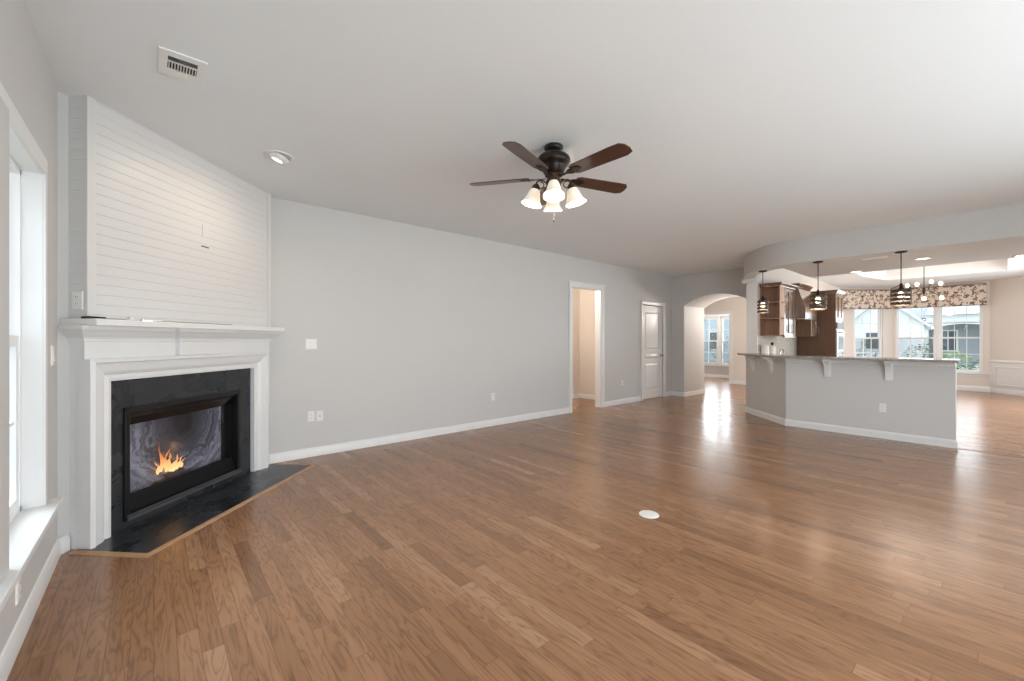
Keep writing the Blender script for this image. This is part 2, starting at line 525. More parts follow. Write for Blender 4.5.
# ------------------------------------------------------------------ mesh helpers
class MB:
    def __init__(s):
        s.v, s.f = [], []

    def add(s, vs, fs):
        o = len(s.v)
        s.v += [tuple(p) for p in vs]
        s.f += [tuple(i + o for i in f) for f in fs]
        return s

    def box(s, x0, y0, z0, x1, y1, z1):
        x0, x1 = min(x0, x1), max(x0, x1)
        y0, y1 = min(y0, y1), max(y0, y1)
        z0, z1 = min(z0, z1), max(z0, z1)
        vs = [(x, y, z) for z in (z0, z1) for y in (y0, y1) for x in (x0, x1)]
        return s.add(vs, [(0, 2, 3, 1), (4, 5, 7, 6), (0, 1, 5, 4), (2, 6, 7, 3), (0, 4, 6, 2), (1, 3, 7, 5)])

    def prism(s, poly, a, b, mapf=lambda u, v, w: (u, v, w)):
        """polygon in (u,v) extruded along w from a to b"""
        n = len(poly)
        vs = [mapf(u, v, a) for u, v in poly] + [mapf(u, v, b) for u, v in poly]
        fs = [tuple(range(n - 1, -1, -1)), tuple(range(n, 2 * n))]
        fs += [(i, (i + 1) % n, n + (i + 1) % n, n + i) for i in range(n)]
        return s.add(vs, fs)

    def lathe(s, prof, seg=24, cx=0, cy=0, cz=0, closed=False):
        """profile of (r,z) around the z axis"""
        n = len(prof)
        vs = []
        for k in range(seg):
            a = 2 * PI * k / seg
            for r, z in prof:
                vs.append((cx + r * math.cos(a), cy + r * math.sin(a), cz + z))
        fs = []
        for k in range(seg):
            k2 = (k + 1) % seg
            for i in range(n - 1 if not closed else n):
                i2 = (i + 1) % n
                fs.append((k * n + i, k2 * n + i, k2 * n + i2, k * n + i2))
        if not closed:
            if prof[0][0] > 1e-6:
                fs.append(tuple(k * n for k in range(seg - 1, -1, -1)))
            if prof[-1][0] > 1e-6:
                fs.append(tuple(k * n + n - 1 for k in range(seg)))
        return s.add(vs, fs)

    def tube(s, pts, r, seg=8, cap=True):
        pts = [Vector(p) for p in pts]
        rs = r if isinstance(r, (list, tuple)) else [r] * len(pts)
        up = Vector((0, 0, 1))
        vs = []
        d0 = (pts[1] - pts[0]).normalized()
        a = d0.cross(up)
        if a.length < 1e-4:
            a = d0.cross(Vector((1, 0, 0)))
        a.normalize()
        for i, p in enumerate(pts):
            d = (pts[min(i + 1, len(pts) - 1)] - pts[max(i - 1, 0)]).normalized()
            a = (a - d * a.dot(d)).normalized()
            bb = d.cross(a)
            for k in range(seg):
                t = 2 * PI * k / seg
                vs.append(p + (a * math.cos(t) + bb * math.sin(t)) * rs[i])
        fs = []
        for i in range(len(pts) - 1):
            for k in range(seg):
                k2 = (k + 1) % seg
                fs.append((i * seg + k, i * seg + k2, (i + 1) * seg + k2, (i + 1) * seg + k))
        if cap:
            fs.append(tuple(range(seg - 1, -1, -1)))
            fs.append(tuple((len(pts) - 1) * seg + k for k in range(seg)))
        return s.add(vs, fs)

    def sweep(s, prof, path, closed=False):
        """profile (outward, z) swept along a horizontal path of (x,y); outward is to the right of travel, mitred"""
        n = len(prof)
        P = [Vector(p) for p in path]
        vs = []
        m = len(P)
        for i, p in enumerate(P):
            def nrm(a, b):
                d = (b - a).normalized()
                return Vector((d.y, -d.x))
            if closed:
                n1, n2 = nrm(P[i - 1], p), nrm(p, P[(i + 1) % m])
            else:
                n1 = nrm(P[i - 1], p) if i > 0 else None
                n2 = nrm(p, P[i + 1]) if i < m - 1 else None
                n1 = n1 or n2
                n2 = n2 or n1
            h = (n1 + n2)
            h = h / max(1e-6, 1 + n1.dot(n2))
            for o, z in prof:
                q = p + h * o
                vs.append((q.x, q.y, z))
        fs = []
        for i in range(m if closed else m - 1):
            j = (i + 1) % m
            for k in range(n):
                k2 = (k + 1) % n
                fs.append((i * n + k, j * n + k, j * n + k2, i * n + k2))
        if not closed:
            fs.append(tuple(range(n - 1, -1, -1)))
            fs.append(tuple((m - 1) * n + k for k in range(n)))
        return s.add(vs, fs)

    def xf(s, mat):
        s.v = [tuple(mat @ Vector(p)) for p in s.v]
        return s

    def build(s, name, mat, parent=None, smooth=False, bevel=0.0, angle=40, merge=False):
        me = bpy.data.meshes.new(name)
        me.from_pydata(s.v, [], s.f)
        me.update()
        bm = bmesh.new()
        bm.from_mesh(me)
        if merge:
            bmesh.ops.remove_doubles(bm, verts=bm.verts, dist=2e-4)
        bmesh.ops.recalc_face_normals(bm, faces=bm.faces)
        bm.to_mesh(me)
        bm.free()
        me.materials.append(mat)
        o = bpy.data.objects.new(name, me)
        COL.objects.link(o)
        if parent:
            o.parent = parent
        if smooth:
            for p in me.polygons:
                p.use_smooth = True
            try:
                me.set_sharp_from_angle(angle=math.radians(angle))
            except Exception:
                pass
        if bevel:
            bv = o.modifiers.new('bevel', 'BEVEL')
            bv.width = bevel
            bv.segments = 2
            bv.limit_method = 'ANGLE'
        return o


def box(*a):
    return MB().box(*a)


def empty(name, loc=(0, 0, 0), rz=0.0, kind=None, label=None, cat=None, group=None):
    o = bpy.data.objects.new(name, None)
    o.empty_display_size = 0.05
    COL.objects.link(o)
    o.location = loc
    o.rotation_euler = (0, 0, rz)
    tag(o, label, cat, group, kind)
    return o


def tag(o, label=None, cat=None, group=None, kind=None):
    if label: o['label'] = label
    if cat: o['category'] = cat
    if group: o['group'] = group
    if kind: o['kind'] = kind
    return o


def struct(o, label=None, cat=None):
    return tag(o, label, cat, None, 'structure')


def copy_tree(o, parent=None):
    c = o.copy()
    COL.objects.link(c)
    if parent:
        c.parent = parent
    for ch in list(o.children):
        copy_tree(ch, c)
    return c


CEIL = 2.74
YW = 4.86        # long wall
XL = -0.43       # window wall
XA = 9.05        # arch wall

# ------------------------------------------------------------------ SETTING: floor, ceiling, walls
struct(box(-0.7, -1.9, -0.12, 15.7, 8.2, 0.0).build('floor', M['floor']), 'wide strip oak floor with a satin finish', 'floor')

TX0, TX1, TY0, TY1 = 10.2, 13.62, -0.17, 1.98      # tray recess over the breakfast area
c = MB()
c.box(-0.7, -1.9, CEIL, TX0, 8.2, CEIL + 0.1)
c.box(TX1, -1.9, CEIL, 15.75, 8.2, CEIL + 0.1)
c.box(TX0, -1.9, CEIL, TX1, TY0, CEIL + 0.1)
c.box(TX0, TY1, CEIL, TX1, 8.2, CEIL + 0.1)
struct(c.build('ceiling', M['ceiling']), 'flat off-white painted ceiling', 'ceiling')
c = MB()
c.box(TX0 - 0.05, TY0 - 0.05, 3.08, TX1 + 0.05, TY1 + 0.05, 3.16)
c.box(TX0 - 0.06, TY0 - 0.06, CEIL + 0.1, TX0, TY1 + 0.06, 3.08)
c.box(TX1, TY0 - 0.06, CEIL + 0.1, TX1 + 0.06, TY1 + 0.06, 3.08)
c.box(TX0, TY0 - 0.06, CEIL + 0.1, TX1, TY0, 3.08)
c.box(TX0, TY1, CEIL + 0.1, TX1, TY1 + 0.06, 3.08)
c.prism([(TX1, TY1), (TX1 - 1.2, TY1), (TX1, TY1 - 0.25)], CEIL, 3.08)
struct(c.build('ceiling_tray', M['trim']), 'raised white tray recess in the ceiling beyond the kitchen', 'ceiling')

# left wall with a two-bay window opening
WY0, WY1, WZ0, WZ1 = 1.50, 3.15, 0.40, 2.11
c = MB()
c.box(XL - 0.16, -1.9, 0, XL, WY0, CEIL)
c.box(XL - 0.16, WY1, 0, XL, 5.0, CEIL)
c.box(XL - 0.16, WY0, 0, XL, WY1, WZ0)
c.box(XL - 0.16, WY0, WZ1, XL, WY1, CEIL)
struct(c.build('wall_left', M['wall']), 'grey wall with the tall window beside the fireplace', 'wall')

# long wall with a cased opening and a closet door
D1 = (5.585, 6.405, 2.225)
D2 = (7.835, 8.665, 2.03)
c = MB()
c.box(XL - 0.16, YW, 0, D1[0], YW + 0.13, CEIL)
c.box(D1[0], YW, D1[2], D1[1], YW + 0.13, CEIL)
c.box(D1[1], YW, 0, D2[0], YW + 0.13, CEIL)
c.box(D2[0], YW, D2[2], D2[1], YW + 0.13, CEIL)
c.box(D2[1], YW, 0, 10.05, YW + 0.13, CEIL)
struct(c.build('wall_back', M['wall']), 'long grey wall with a cased opening and a white door', 'wall')

# arch wall: deep segmental arch
def arch_pts(y0, y1, zs, zt, n=20):
    half = (y1 - y0) / 2
    rise = zt - zs
    R = (half * half + rise * rise) / (2 * rise)
    cy, cz = (y0 + y1) / 2, zt - R
    a0 = math.asin(half / R)
    return [(cy + R * math.sin(-a0 + 2 * a0 * i / n), cz + R * math.cos(-a0 + 2 * a0 * i / n)) for i in range(n + 1)]

AY0, AY1 = 3.16, 4.565
c = MB()
ap = arch_pts(AY0, AY1, 2.04, 2.258)
yz = lambda u, v, w_: (w_, u, v)
c.box(XA, AY1, 0, 10.04, YW, CEIL)
c.box(XA, 3.0, 0, 10.04, AY0, CEIL)
for (a, b) in zip(ap[:-1], ap[1:]):
    c.prism([a, b, (b[0], CEIL), (a[0], CEIL)], XA, 10.04, yz)
struct(c.build('wall_arch', M['wall']), 'grey end wall with the deep arched passage', 'wall')

# kitchen wall running away from the peninsula
KY = 2.82
struct(box(8.31, KY, 0, 14.72, 2.985, CEIL).build('wall_kitchen', M['wall_warm']), 'warm beige kitchen wall behind the wooden cabinets', 'wall')
struct(box(8.285, KY - 0.008, 0, 8.325, 2.990, 2.39).build('trim_1', M['trim']), 'white end trim of the kitchen wall beside the arch', 'trim')

# bay of the breakfast area
def wall_seg(p, q, t=0.14, z0=0, z1=CEIL):
    """wall whose inner face runs p->q, thickness to the left of travel"""
    p, q = Vector(p), Vector(q)
    d = (q - p).normalized()
    n_ = Vector((-d.y, d.x)) * t
    return [(p.x, p.y), (q.x, q.y), (q.x + n_.x, q.y + n_.y), (p.x + n_.x, p.y + n_.y)]

BX = 15.5
BY0, BY1 = 0.075, 1.845          # middle panel of the bay
LB = ((BX, BY1), (14.52, BY1 + 0.98))
RB = ((14.2, BY0 - 1.3), (BX, BY0))
# middle panel with window opening
CW = (0.185, 1.785, 0.455, 2.21)   # y0,y1,z0,z1
c = MB()
c.box(BX, BY0 - 0.06, 0, BX + 0.14, CW[0], CEIL)
c.box(BX, CW[1], 0, BX + 0.14, BY1 + 0.06, CEIL)
c.box(BX, CW[0], 0, BX + 0.14, CW[1], CW[2])
c.box(BX, CW[0], CW[3], BX + 0.14, CW[1], CEIL)
struct(c.build('wall_bay', M['wall_warm']), 'beige middle wall of the window bay', 'wall')
# left 45 degree panel, local frame: x along wall from corner (BX,BY1) toward (-1,1)
s2 = math.sqrt(0.5)
LBL = 0.98 / s2
LW0, LW1 = 0.255, 1.02          # opening along the panel
eb = empty('wall_bay_left', (BX, BY1, 0), math.radians(135), 'structure', 'beige angled left wall of the window bay', 'wall')
c = MB()
c.box(-0.05, -0.14, 0, LW0, 0, CEIL)
c.box(LW1, -0.14, 0, LBL + 0.08, 0, CEIL)
c.box(LW0, -0.14, 0, LW1, 0, CW[2])
c.box(LW0, -0.14, CW[3], LW1, 0, CEIL)
c.build('wall_panel', M['wall_warm'], eb)
# right 45 degree panel with wainscot
c = MB()
c.prism(wall_seg(RB[1], RB[0]), 0, CEIL)
struct(c.build('wall_bay_right', M['wall_warm']), 'beige angled right wall of the window bay with white wainscot', 'wall')

# corridor behind the cased opening
c = MB()
c.box(4.6, 6.0, 0, 7.28, 6.12, CEIL)
c.box(7.145, YW + 0.13, 0, 7.28, 6.0, CEIL)
c.box(4.6, YW + 0.13, 0, 4.72, 6.0, CEIL)
struct(c.build('wall_corridor', M['wall_warm']), 'beige corridor walls seen through the cased opening', 'wall')
# closet behind the closed door
struct(box(7.5, 5.6, 0, 9.0, 5.7, CEIL).build('wall_closet', M['wall_warm']), 'closet wall behind the white door', 'wall')

# foyer and front room beyond the arch
FX = 12.8
c = MB()
c.box(FX, 3.06, 0, FX + 0.12, 5.08, CEIL)
c.box(FX, 5.08, 2.04, FX + 0.12, 6.9, CEIL)
c.box(FX, 6.9, 0, FX + 0.12, 7.9, CEIL)
struct(c.build('wall_foyer', M['wall_warm']), 'beige foyer wall with an opening to the front room', 'wall')
RX = 14.62
FW = (5.42, 6.86, 0.42, 2.08)
c = MB()
c.box(RX, 4.6, 0, RX + 0.14, FW[0], CEIL)
c.box(RX, FW[1], 0, RX + 0.14, 7.9, CEIL)
c.box(RX, FW[0], 0, RX + 0.14, FW[1], FW[2])
c.box(RX, FW[0], FW[3], RX + 0.14, FW[1], CEIL)
struct(c.build('wall_front', M['wall']), 'grey front room wall around the far double window', 'wall')
c = MB()
c.box(9.9, 7.78, 0, RX + 0.14, 7.9, CEIL)
c.box(FX + 0.12, 4.6, 0, RX, 4.7, CEIL)
struct(c.build('wall_front_side', M['wall_warm']), 'side walls of the foyer and front room', 'wall')

# diagonal corner wall and chimney breast (local frame: x along the front, y into the corner)
FP = (0.2985, 4.1585, 0)
fpr = math.radians(45)
e = empty('wall_corner', FP, fpr, 'structure', 'grey diagonal wall across the corner behind the fireplace', 'wall')
MB().box(-0.90, 0.131, 0, -0.60, 0.22, CEIL).box(0.52, 0.131, 0, 0.90, 0.22, CEIL).box(-0.60, 0.131, 0.84, 0.52, 0.22, CEIL).build('wall_panel', M['wall'], e)

e = empty('wall_chimney', FP, fpr, 'structure', 'white shiplap chimney breast rising from mantel to ceiling', 'chimney breast')
prof = []
z, pitch = 1.36, 0.0621
BD = 0.010
prof.append((0.131, z))
while z < CEIL - 0.001:
    zt = min(z + pitch, CEIL)
    prof += [(BD + 0.003, z), (BD, z + 0.003), (BD, zt - 0.003), (BD + 0.003, zt)]
    z = zt
prof.append((0.131, CEIL))
c = MB().prism(prof, -0.835, 0.835, lambda u, v, w_: (w_, u, v))
c.build('shiplap_panel', M['shiplap'], e)
# left and right return faces, same boards
for sg in (-1, 1):
    pr = []
    z = 1.36
    pr.append((0.80, z))
    while z < CEIL - 0.001:
        zt = min(z + pitch, CEIL)
        pr += [(0.8405, z), (0.843, z + 0.003), (0.843, zt - 0.003), (0.8405, zt)]
        z = zt
    pr.append((0.80, CEIL))
    MB().prism(pr, 0.012, 0.131, lambda u, v, w_: (sg * u, w_, v)).build('shiplap_return', M['shiplap'], e)
for sg in (-1, 1):
    box(sg * 0.848, 0.0, 1.36, sg * 0.797, 0.02, CEIL).build('corner_board', M['shiplap'], e, bevel=0.002)
c = MB().box(0.000, 0.0085, 2.020, 0.075, 0.0105, 2.029)
c.build('cable_slot', M['dark_slot'], e)
MB().box(0.008, 0.006, 2.10, 0.07, 0.0105, 2.205).build('blank_plate', M['shiplap'], e, bevel=0.002)

# soffit over the peninsula
def catmull(P, n=8):
    out = []
    for i in range(len(P) - 1):
        p0, p1, p2, p3 = P[max(i - 1, 0)], P[i], P[i + 1], P[min(i + 2, len(P) - 1)]
        for k in range(n):
            t = k / n
            out.append(tuple(0.5 * ((2 * p1[j]) + (-p0[j] + p2[j]) * t + (2 * p0[j] - 5 * p1[j] + 4 * p2[j] - p3[j]) * t * t + (-p0[j] + 3 * p1[j] - 3 * p2[j] + p3[j]) * t ** 3) for j in (0, 1)))
    out.append(P[-1])
    return out

SZ = 2.39
outer = catmull([(8.44, 3.075), (8.05, 2.95), (7.68, 2.75), (7.39, 2.50), (7.20, 2.25), (7.10, 1.95), (7.08, 1.6)])
inner = catmull([(7.42, 2.15), (7.50, 2.35), (7.72, 2.58), (8.05, 2.76), (8.44, 2.83)])
poly = outer + [(7.08, -1.9), (8.88, -1.9), (8.88, 2.17)] + inner
c = MB()
# faces built as strips so the concave outline triangulates cleanly
no = len(outer)
def strip(za):
    pass
vs, fs = [], []
def addpoly(pts):
    c.prism(pts, SZ, CEIL)
m_in = inner
k_o = outer
N = 24
def resample(P, n):
    L = [0]
    for a, b in zip(P[:-1], P[1:]):
        L.append(L[-1] + math.dist(a, b))
    out = []
    for i in range(n + 1):
        t = L[-1] * i / n
        for j in range(len(L) - 1):
            if t <= L[j + 1] + 1e-9:
                u = (t - L[j]) / max(1e-9, L[j + 1] - L[j])
                out.append(tuple(P[j][q] + (P[j + 1][q] - P[j][q]) * u for q in (0, 1)))
                break
    return out
for _a, _b in zip(outer[:-1], outer[1:]):
    if _a[1] >= 2.15 > _b[1]:
        _t = (_a[1] - 2.15) / (_a[1] - _b[1])
        JX = _a[0] + (_b[0] - _a[0]) * _t
cut = [p for p in outer if p[1] > 2.1505] + [(JX, 2.15)]
oo = resample(cut, N)
ii = resample(list(reversed(inner)), N)
rest = [(JX, 2.15)] + [p for p in outer if p[1] < 2.1495] + [(7.08, -1.9)]
def soffit_shell():
    V, F = [], []
    # curved part
    for za in (SZ, CEIL):
        V += [(p[0], p[1], za) for p in oo] + [(p[0], p[1], za) for p in ii]
    n1 = N + 1
    for i in range(N):
        F.append((i, i + 1, n1 + i + 1, n1 + i))
        F.append((2 * n1 + i, 2 * n1 + i + 1, i + 1, i))
        F.append((3 * n1 + i, 3 * n1 + i + 1, n1 + i + 1, n1 + i))
    c.add(V, F)
    # straight part
    V, F = [], []
    r = rest
    n2 = len(r)
    for za in (SZ, CEIL):
        V += [(p[0], p[1], za) for p in r]
        V += [(8.88, min(p[1], 2.17), za) for p in r]
    for i in range(n2 - 1):
        F.append((i, i + 1, n2 + i + 1, n2 + i))
        F.append((2 * n2 + i, 2 * n2 + i + 1, i + 1, i))
        F.append((3 * n2 + i, 3 * n2 + i + 1, n2 + i + 1, n2 + i))
    c.add(V, F)
soffit_shell()
o = c.build('ceiling_soffit', M['wall'], merge=True)
struct(o, 'curved grey dropped soffit above the breakfast bar', 'ceiling')
for p in o.data.polygons:
    p.use_smooth = abs(p.normal.z) < 0.1
o.data.set_sharp_from_angle(angle=math.radians(35))
# small cap under the soffit where it meets the end of the kitchen wall
struct(box(8.24, KY - 0.02, 2.33, 8.40, 3.06, 2.392).build('trim_2', M['trim'], bevel=0.006), 'white cap moulding under the soffit at the kitchen wall end', 'trim')

# unseen side behind the camera: wide openings added to let in light
c = MB()
c.box(XL - 0.16, -1.9, 2.45, 15.0, -1.78, CEIL)
for x0, x1 in ((XL - 0.16, 0.1), (5.8, 9.4), (13.8, 15.0)):
    c.box(x0, -1.9, 0, x1, -1.78, 2.45)
struct(c.build('wall_unseen_side', M['wall']), 'unseen wall behind the viewer with wide openings added for light', 'wall')

# ------------------------------------------------------------------ baseboards and casings
BB = [(0, 0), (0.016, 0), (0.016, 0.072), (0.012, 0.080), (0.007, 0.092), (0, 0.097)]
def baseboard(name, path, label=None):
    return struct(MB().sweep(BB, path).build(name, M['trim'], smooth=True, angle=30), label, 'baseboard')
baseboard('baseboard_left', [(XL, -1.75), (XL, 3.600), (-0.395, 3.648)])
baseboard('baseboard_back', [(0.835, YW), (5.495, YW)])
baseboard('baseboard_back_middle', [(6.495, YW), (7.745, YW)])
baseboard('baseboard_arch', [(8.755, YW), (XA, YW), (XA, AY1), (10.04, AY1), (10.04, YW + 0.1)])
baseboard('baseboard_corridor', [(4.75, 6.0), (7.145, 6.0), (7.145, YW + 0.14)])
baseboard('baseboard_foyer', [(FX, 4.98), (FX, 3.07)])
baseboard('baseboard_front', [(RX, 7.7), (RX, 4.75)])
BBT = [(o_, z_ * 1.35) for o_, z_ in BB]
struct(MB().sweep(BBT, [(BX - 0.9, BY1 + 0.9), (BX, BY1), (BX, BY0), (RB[0][0], RB[0][1])]).build('baseboard_bay', M['trim'], smooth=True, angle=30), None, 'baseboard')

def casing(name, x0, x1, zt, wdt=0.09, y=YW, label=None):
    """mitred casing: profile (inset from the outer edge, thickness)"""
    pr = [(0, 0), (0, 0.024), (0.016, 0.025), (0.024, 0.018), (wdt - 0.012, 0.013), (wdt, 0.010), (wdt, 0)]
    n = len(pr)
    xo0, xo1, zo = x0 - wdt, x1 + wdt, zt + wdt
    vs = []
    for k in range(4):
        for i_, t_ in pr:
            vs.append(((xo0 + i_, y - t_, 0), (xo0 + i_, y - t_, zo - i_), (xo1 - i_, y - t_, zo - i_), (xo1 - i_, y - t_, 0))[k])
    fs = [(k * n + i, k * n + (i + 1) % n, (k + 1) * n + (i + 1) % n, (k + 1) * n + i) for k in range(3) for i in range(n)]
    fs += [tuple(range(n)), tuple(3 * n + i for i in range(n))]
    return struct(MB().add(vs, fs).build(name, M['trim']), label, 'trim')
casing('trim_3', D1[0], D1[1], D1[2], label='white casing around the open doorway on the long wall')
casing('trim_4', D2[0], D2[1], D2[2], 0.075, label='white casing around the closed panel door')
c = MB()
c.box(D1[0], YW, 0, D1[0] + 0.012, YW + 0.13, D1[2])
c.box(D1[1] - 0.012, YW, 0, D1[1], YW + 0.13, D1[2])
c.box(D1[0], YW, D1[2] - 0.012, D1[1], YW + 0.13, D1[2])
struct(c.build('trim_5', M['trim']), 'white jamb lining of the open doorway', 'trim')
# foyer opening casing
c = MB()
c.box(FX - 0.018, 4.985, 0, FX, 5.08, 2.13)
c.box(FX - 0.018, 5.08, 2.04, FX, 6.9, 2.13)
c.box(FX, 5.08, 0, FX + 0.12, 5.092, 2.04)
struct(c.build('trim_6', M['trim']), 'white casing of the foyer opening to the front room', 'trim')
# threshold strip where the living room boards meet the kitchen boards
struct(box(7.11, -1.7, -0.001, 7.16, 0.30, 0.003).build('trim_7', M['seam_wood']), 'flush wood strip where the living room floor meets the kitchen floor', 'trim')

# wainscot on the right bay panel
e = empty('trim_8', (BX, BY0, 0), math.radians(-135), 'structure', 'white wainscot panelling with chair rail on the bay wall', 'trim')
c = MB()
c.box(0.0, -0.012, 0.0, 1.6, 0.0, 0.74)
c.build('wainscot_panel', M['trim'], e)
c = MB().prism([(0, 0.735), (0.030, 0.742), (0.034, 0.758), (0.022, 0.768), (0.014, 0.79), (0, 0.795)], 0.0, 1.6, lambda u, v, w_: (w_, -u, v))
c.build('chair_rail', M['trim'], e)
def pframe(c, x0, x1, z0, z1, d=0.012, wd=0.03):
    for (a, b, p, q) in ((x0, x1, z0, z0 + wd), (x0, x1, z1 - wd, z1), (x0, x0 + wd, z0, z1), (x1 - wd, x1, z0, z1)):
        c.box(a, -d - 0.014, p, b, -d, q)
c = MB(); pframe(c, 0.13, 1.1, 0.18, 0.64); c.build('panel_moulding', M['trim'], e, bevel=0.003)
c = MB(); pframe(c, 1.2, 1.58, 0.18, 0.64); c.build('panel_moulding', M['trim'], e, bevel=0.003)

# ------------------------------------------------------------------ closet door
d = empty('door_1', (D2[0], YW, 0), 0, 'structure', 'closed white three-panel door on the long wall', 'door')
DWd = D2[1] - D2[0]
c = MB()
lf = 0.020   # leaf face set back from wall face
c.box(0.012, lf + 0.016, 0.012, DWd - 0.012, lf + 0.045, 2.018)
st = 0.115
rails = [(0.012, 0.20), (0.78, 0.86), (0.985, 1.065), (1.885, 2.018)]
c.box(0.012, lf, 0.012, 0.012 + st, lf + 0.016, 2.018)
c.box(DWd - 0.012 - st, lf, 0.012, DWd - 0.012, lf + 0.016, 2.018)
for a, b in rails:
    c.box(0.012 + st, lf, a, DWd - 0.012 - st, lf + 0.016, b)
c.build('door_leaf', M['trim'], d, bevel=0.003)
for a, b in ((0.20, 0.78), (0.86, 0.985), (1.065, 1.885)):
    x0, x1 = 0.012 + st + 0.03, DWd - 0.012 - st - 0.03
    c = MB()
    c.add([(x0 - 0.012, lf + 0.0158, a + 0.018), (x1 + 0.012, lf + 0.0158, a + 0.018), (x1 + 0.012, lf + 0.0158, b - 0.018), (x0 - 0.012, lf + 0.0158, b - 0.018),
           (x0 + 0.015, lf + 0.004, a + 0.045), (x1 - 0.015, lf + 0.004, a + 0.045), (x1 - 0.015, lf + 0.004, b - 0.045), (x0 + 0.015, lf + 0.004, b - 0.045)],
          [(0, 1, 5, 4), (1, 2, 6, 5), (2, 3, 7, 6), (3, 0, 4, 7), (4, 5, 6, 7)])
    c.build('raised_panel', M['trim'], d)
c = MB().lathe([(0.0, 0.0), (0.030, 0.0), (0.030, 0.006), (0.012, 0.010), (0.011, 0.035), (0.026, 0.042), (0.030, 0.055), (0.024, 0.068), (0, 0.072)], 16)
c.xf(Matrix.Translation((DWd - 0.07, lf, 0.93)) @ Matrix.Rotation(PI / 2, 4, 'X'))
tag(c.build('door_knob', M['brass'], d, smooth=True), 'satin nickel knob')
for zz in (0.25, 1.03, 1.80):
    c = MB().lathe([(0.0, 0), (0.006, 0), (0.006, 0.09), (0, 0.09)], 10)
    c.xf(Matrix.Translation((0.006, lf - 0.006, zz - 0.045)))
    c.box(0.0, lf - 0.002, zz - 0.045, 0.028, lf + 0.001, zz + 0.045)
    c.build('hinge', M['brass'], d)

# ------------------------------------------------------------------ windows
def sash(parent, x0, x1, z0, z1, y, name='sash', cols=3, rows=2, fr=0.045, dep=0.03, screen=False, munt=0.016):
    """one sash in the local x/z plane, y is the inner face, depth goes to +y"""
    c = MB()
    c.box(x0, y, z0, x0 + fr, y + dep, z1)
    c.box(x1 - fr, y, z0, x1, y + dep, z1)
    c.box(x0 + fr, y, z0, x1 - fr, y + dep, z0 + fr)
    c.box(x0 + fr, y, z1 - fr, x1 - fr, y + dep, z1)
    gx0, gx1, gz0, gz1 = x0 + fr, x1 - fr, z0 + fr, z1 - fr
    for i in range(1, cols):
        xx = gx0 + (gx1 - gx0) * i / cols
        c.box(xx - munt / 2, y + 0.008, gz0, xx + munt / 2, y + 0.018, gz1)
    for i in range(1, rows):
        zz = gz0 + (gz1 - gz0) * i / rows
        c.box(gx0, y + 0.0075, zz - munt / 2, gx1, y + 0.0185, zz + munt / 2)
    s_ = c.build(name, M['vinyl'], parent)
    box(gx0, y + 0.019, gz0, gx1, y + 0.023, gz1).build('glass', M['glass'], s_)
    if screen:
        box(x0 + 0.01, y + 0.062, z0 + 0.01, x1 - 0.01, y + 0.0635, z1 - 0.01).build('insect_screen', M['screen'], s_)
    return s_

def hung_unit(parent, x0, x1, z0, z1, y, cols=3, rows=2, scr=True, fr=0.045, lower=True):
    """frame + two sashes; inner face of frame at y, exterior +y"""
    c = MB()
    t = 0.030
    c.box(x0, y, z0, x0 + t, y + 0.09, z1)
    c.box(x1 - t, y, z0, x1, y + 0.09, z1)
    c.box(x0, y, z0, x1, y + 0.09, z0 + t)
    c.box(x0, y, z1 - t, x1, y + 0.09, z1)
    c.build('window_frame', M['vinyl'], parent, bevel=0.002)
    zm = (z0 + z1) / 2
    sash(parent, x0 + t, x1 - t, zm - 0.022, z1 - t, y + 0.036, 'upper_sash', cols, rows, fr)
    sash(parent, x0 + t, x1 - t, z0 + t, zm + 0.022, y + 0.004, 'lower_sash', cols if lower else 1, rows if lower else 1, fr, screen=scr)

# window_1: the tall left window. local x = world -y?  frame rotated so that local +y points to world -x
wn1 = empty('window_1', (XL, 0, 0), PI / 2, 'structure', 'tall white mulled window with a deep stool left of the fireplace', 'window')
# local (x,y) -> world (XL - y, x)
MU0, MU1 = 2.235, 2.358
hung_unit(wn1, MU1 - 0.03, WY1, WZ0 + 0.02, WZ1, 0.066, 2, 2, True, 0.05)
hung_unit(wn1, WY0, MU0 + 0.03, WZ0 + 0.02, WZ1, 0.066, 2, 2, True, 0.05)
c = MB()
c.box(MU0, -0.030, 0.425, MU1, 0.066, WZ1)
c.build('mullion', M['wall'], wn1, bevel=0.003)
c = MB()   # jamb extension
c.box(WY1 - 0.004, -0.003, 0.425, WY1 + 0.0005, 0.066, WZ1)
c.box(WY0, -0.003, WZ1 - 0.004, WY1, 0.066, WZ1 + 0.0005)
c.build('jamb', M['trim'], wn1)
c = MB()   # casing
for (a, b) in ((WY1, WY1 + 0.095), (WY0 - 0.095, WY0)):
    c.box(a, -0.009, 0.425, b, 0.0, WZ1 + 0.095)
c.box(WY0, -0.009, WZ1, WY1, 0.0, WZ1 + 0.095)
c.box(WY1, -0.015, 0.425, WY1 + 0.012, -0.009, WZ1)
c.box(WY0, -0.015, WZ1, WY1 + 0.012, -0.009, WZ1 + 0.012)
c.build('casing', M['trim'], wn1, bevel=0.002)
c = MB().prism([(WY0 - 0.13, -0.062), (WY1 + 0.13, -0.062), (WY1 + 0.10, 0.0), (WY1, 0.0), (WY1, 0.068), (WY0, 0.068), (WY0, 0.0), (WY0 - 0.13, 0.0)], 0.395, 0.425)
c.build('window_stool', M['trim'], wn1, bevel=0.004)

# bay windows
wn2 = empty('window_2', (BX, 0, 0), -PI / 2, 'structure', 'white double window in the middle of the bay', 'window')
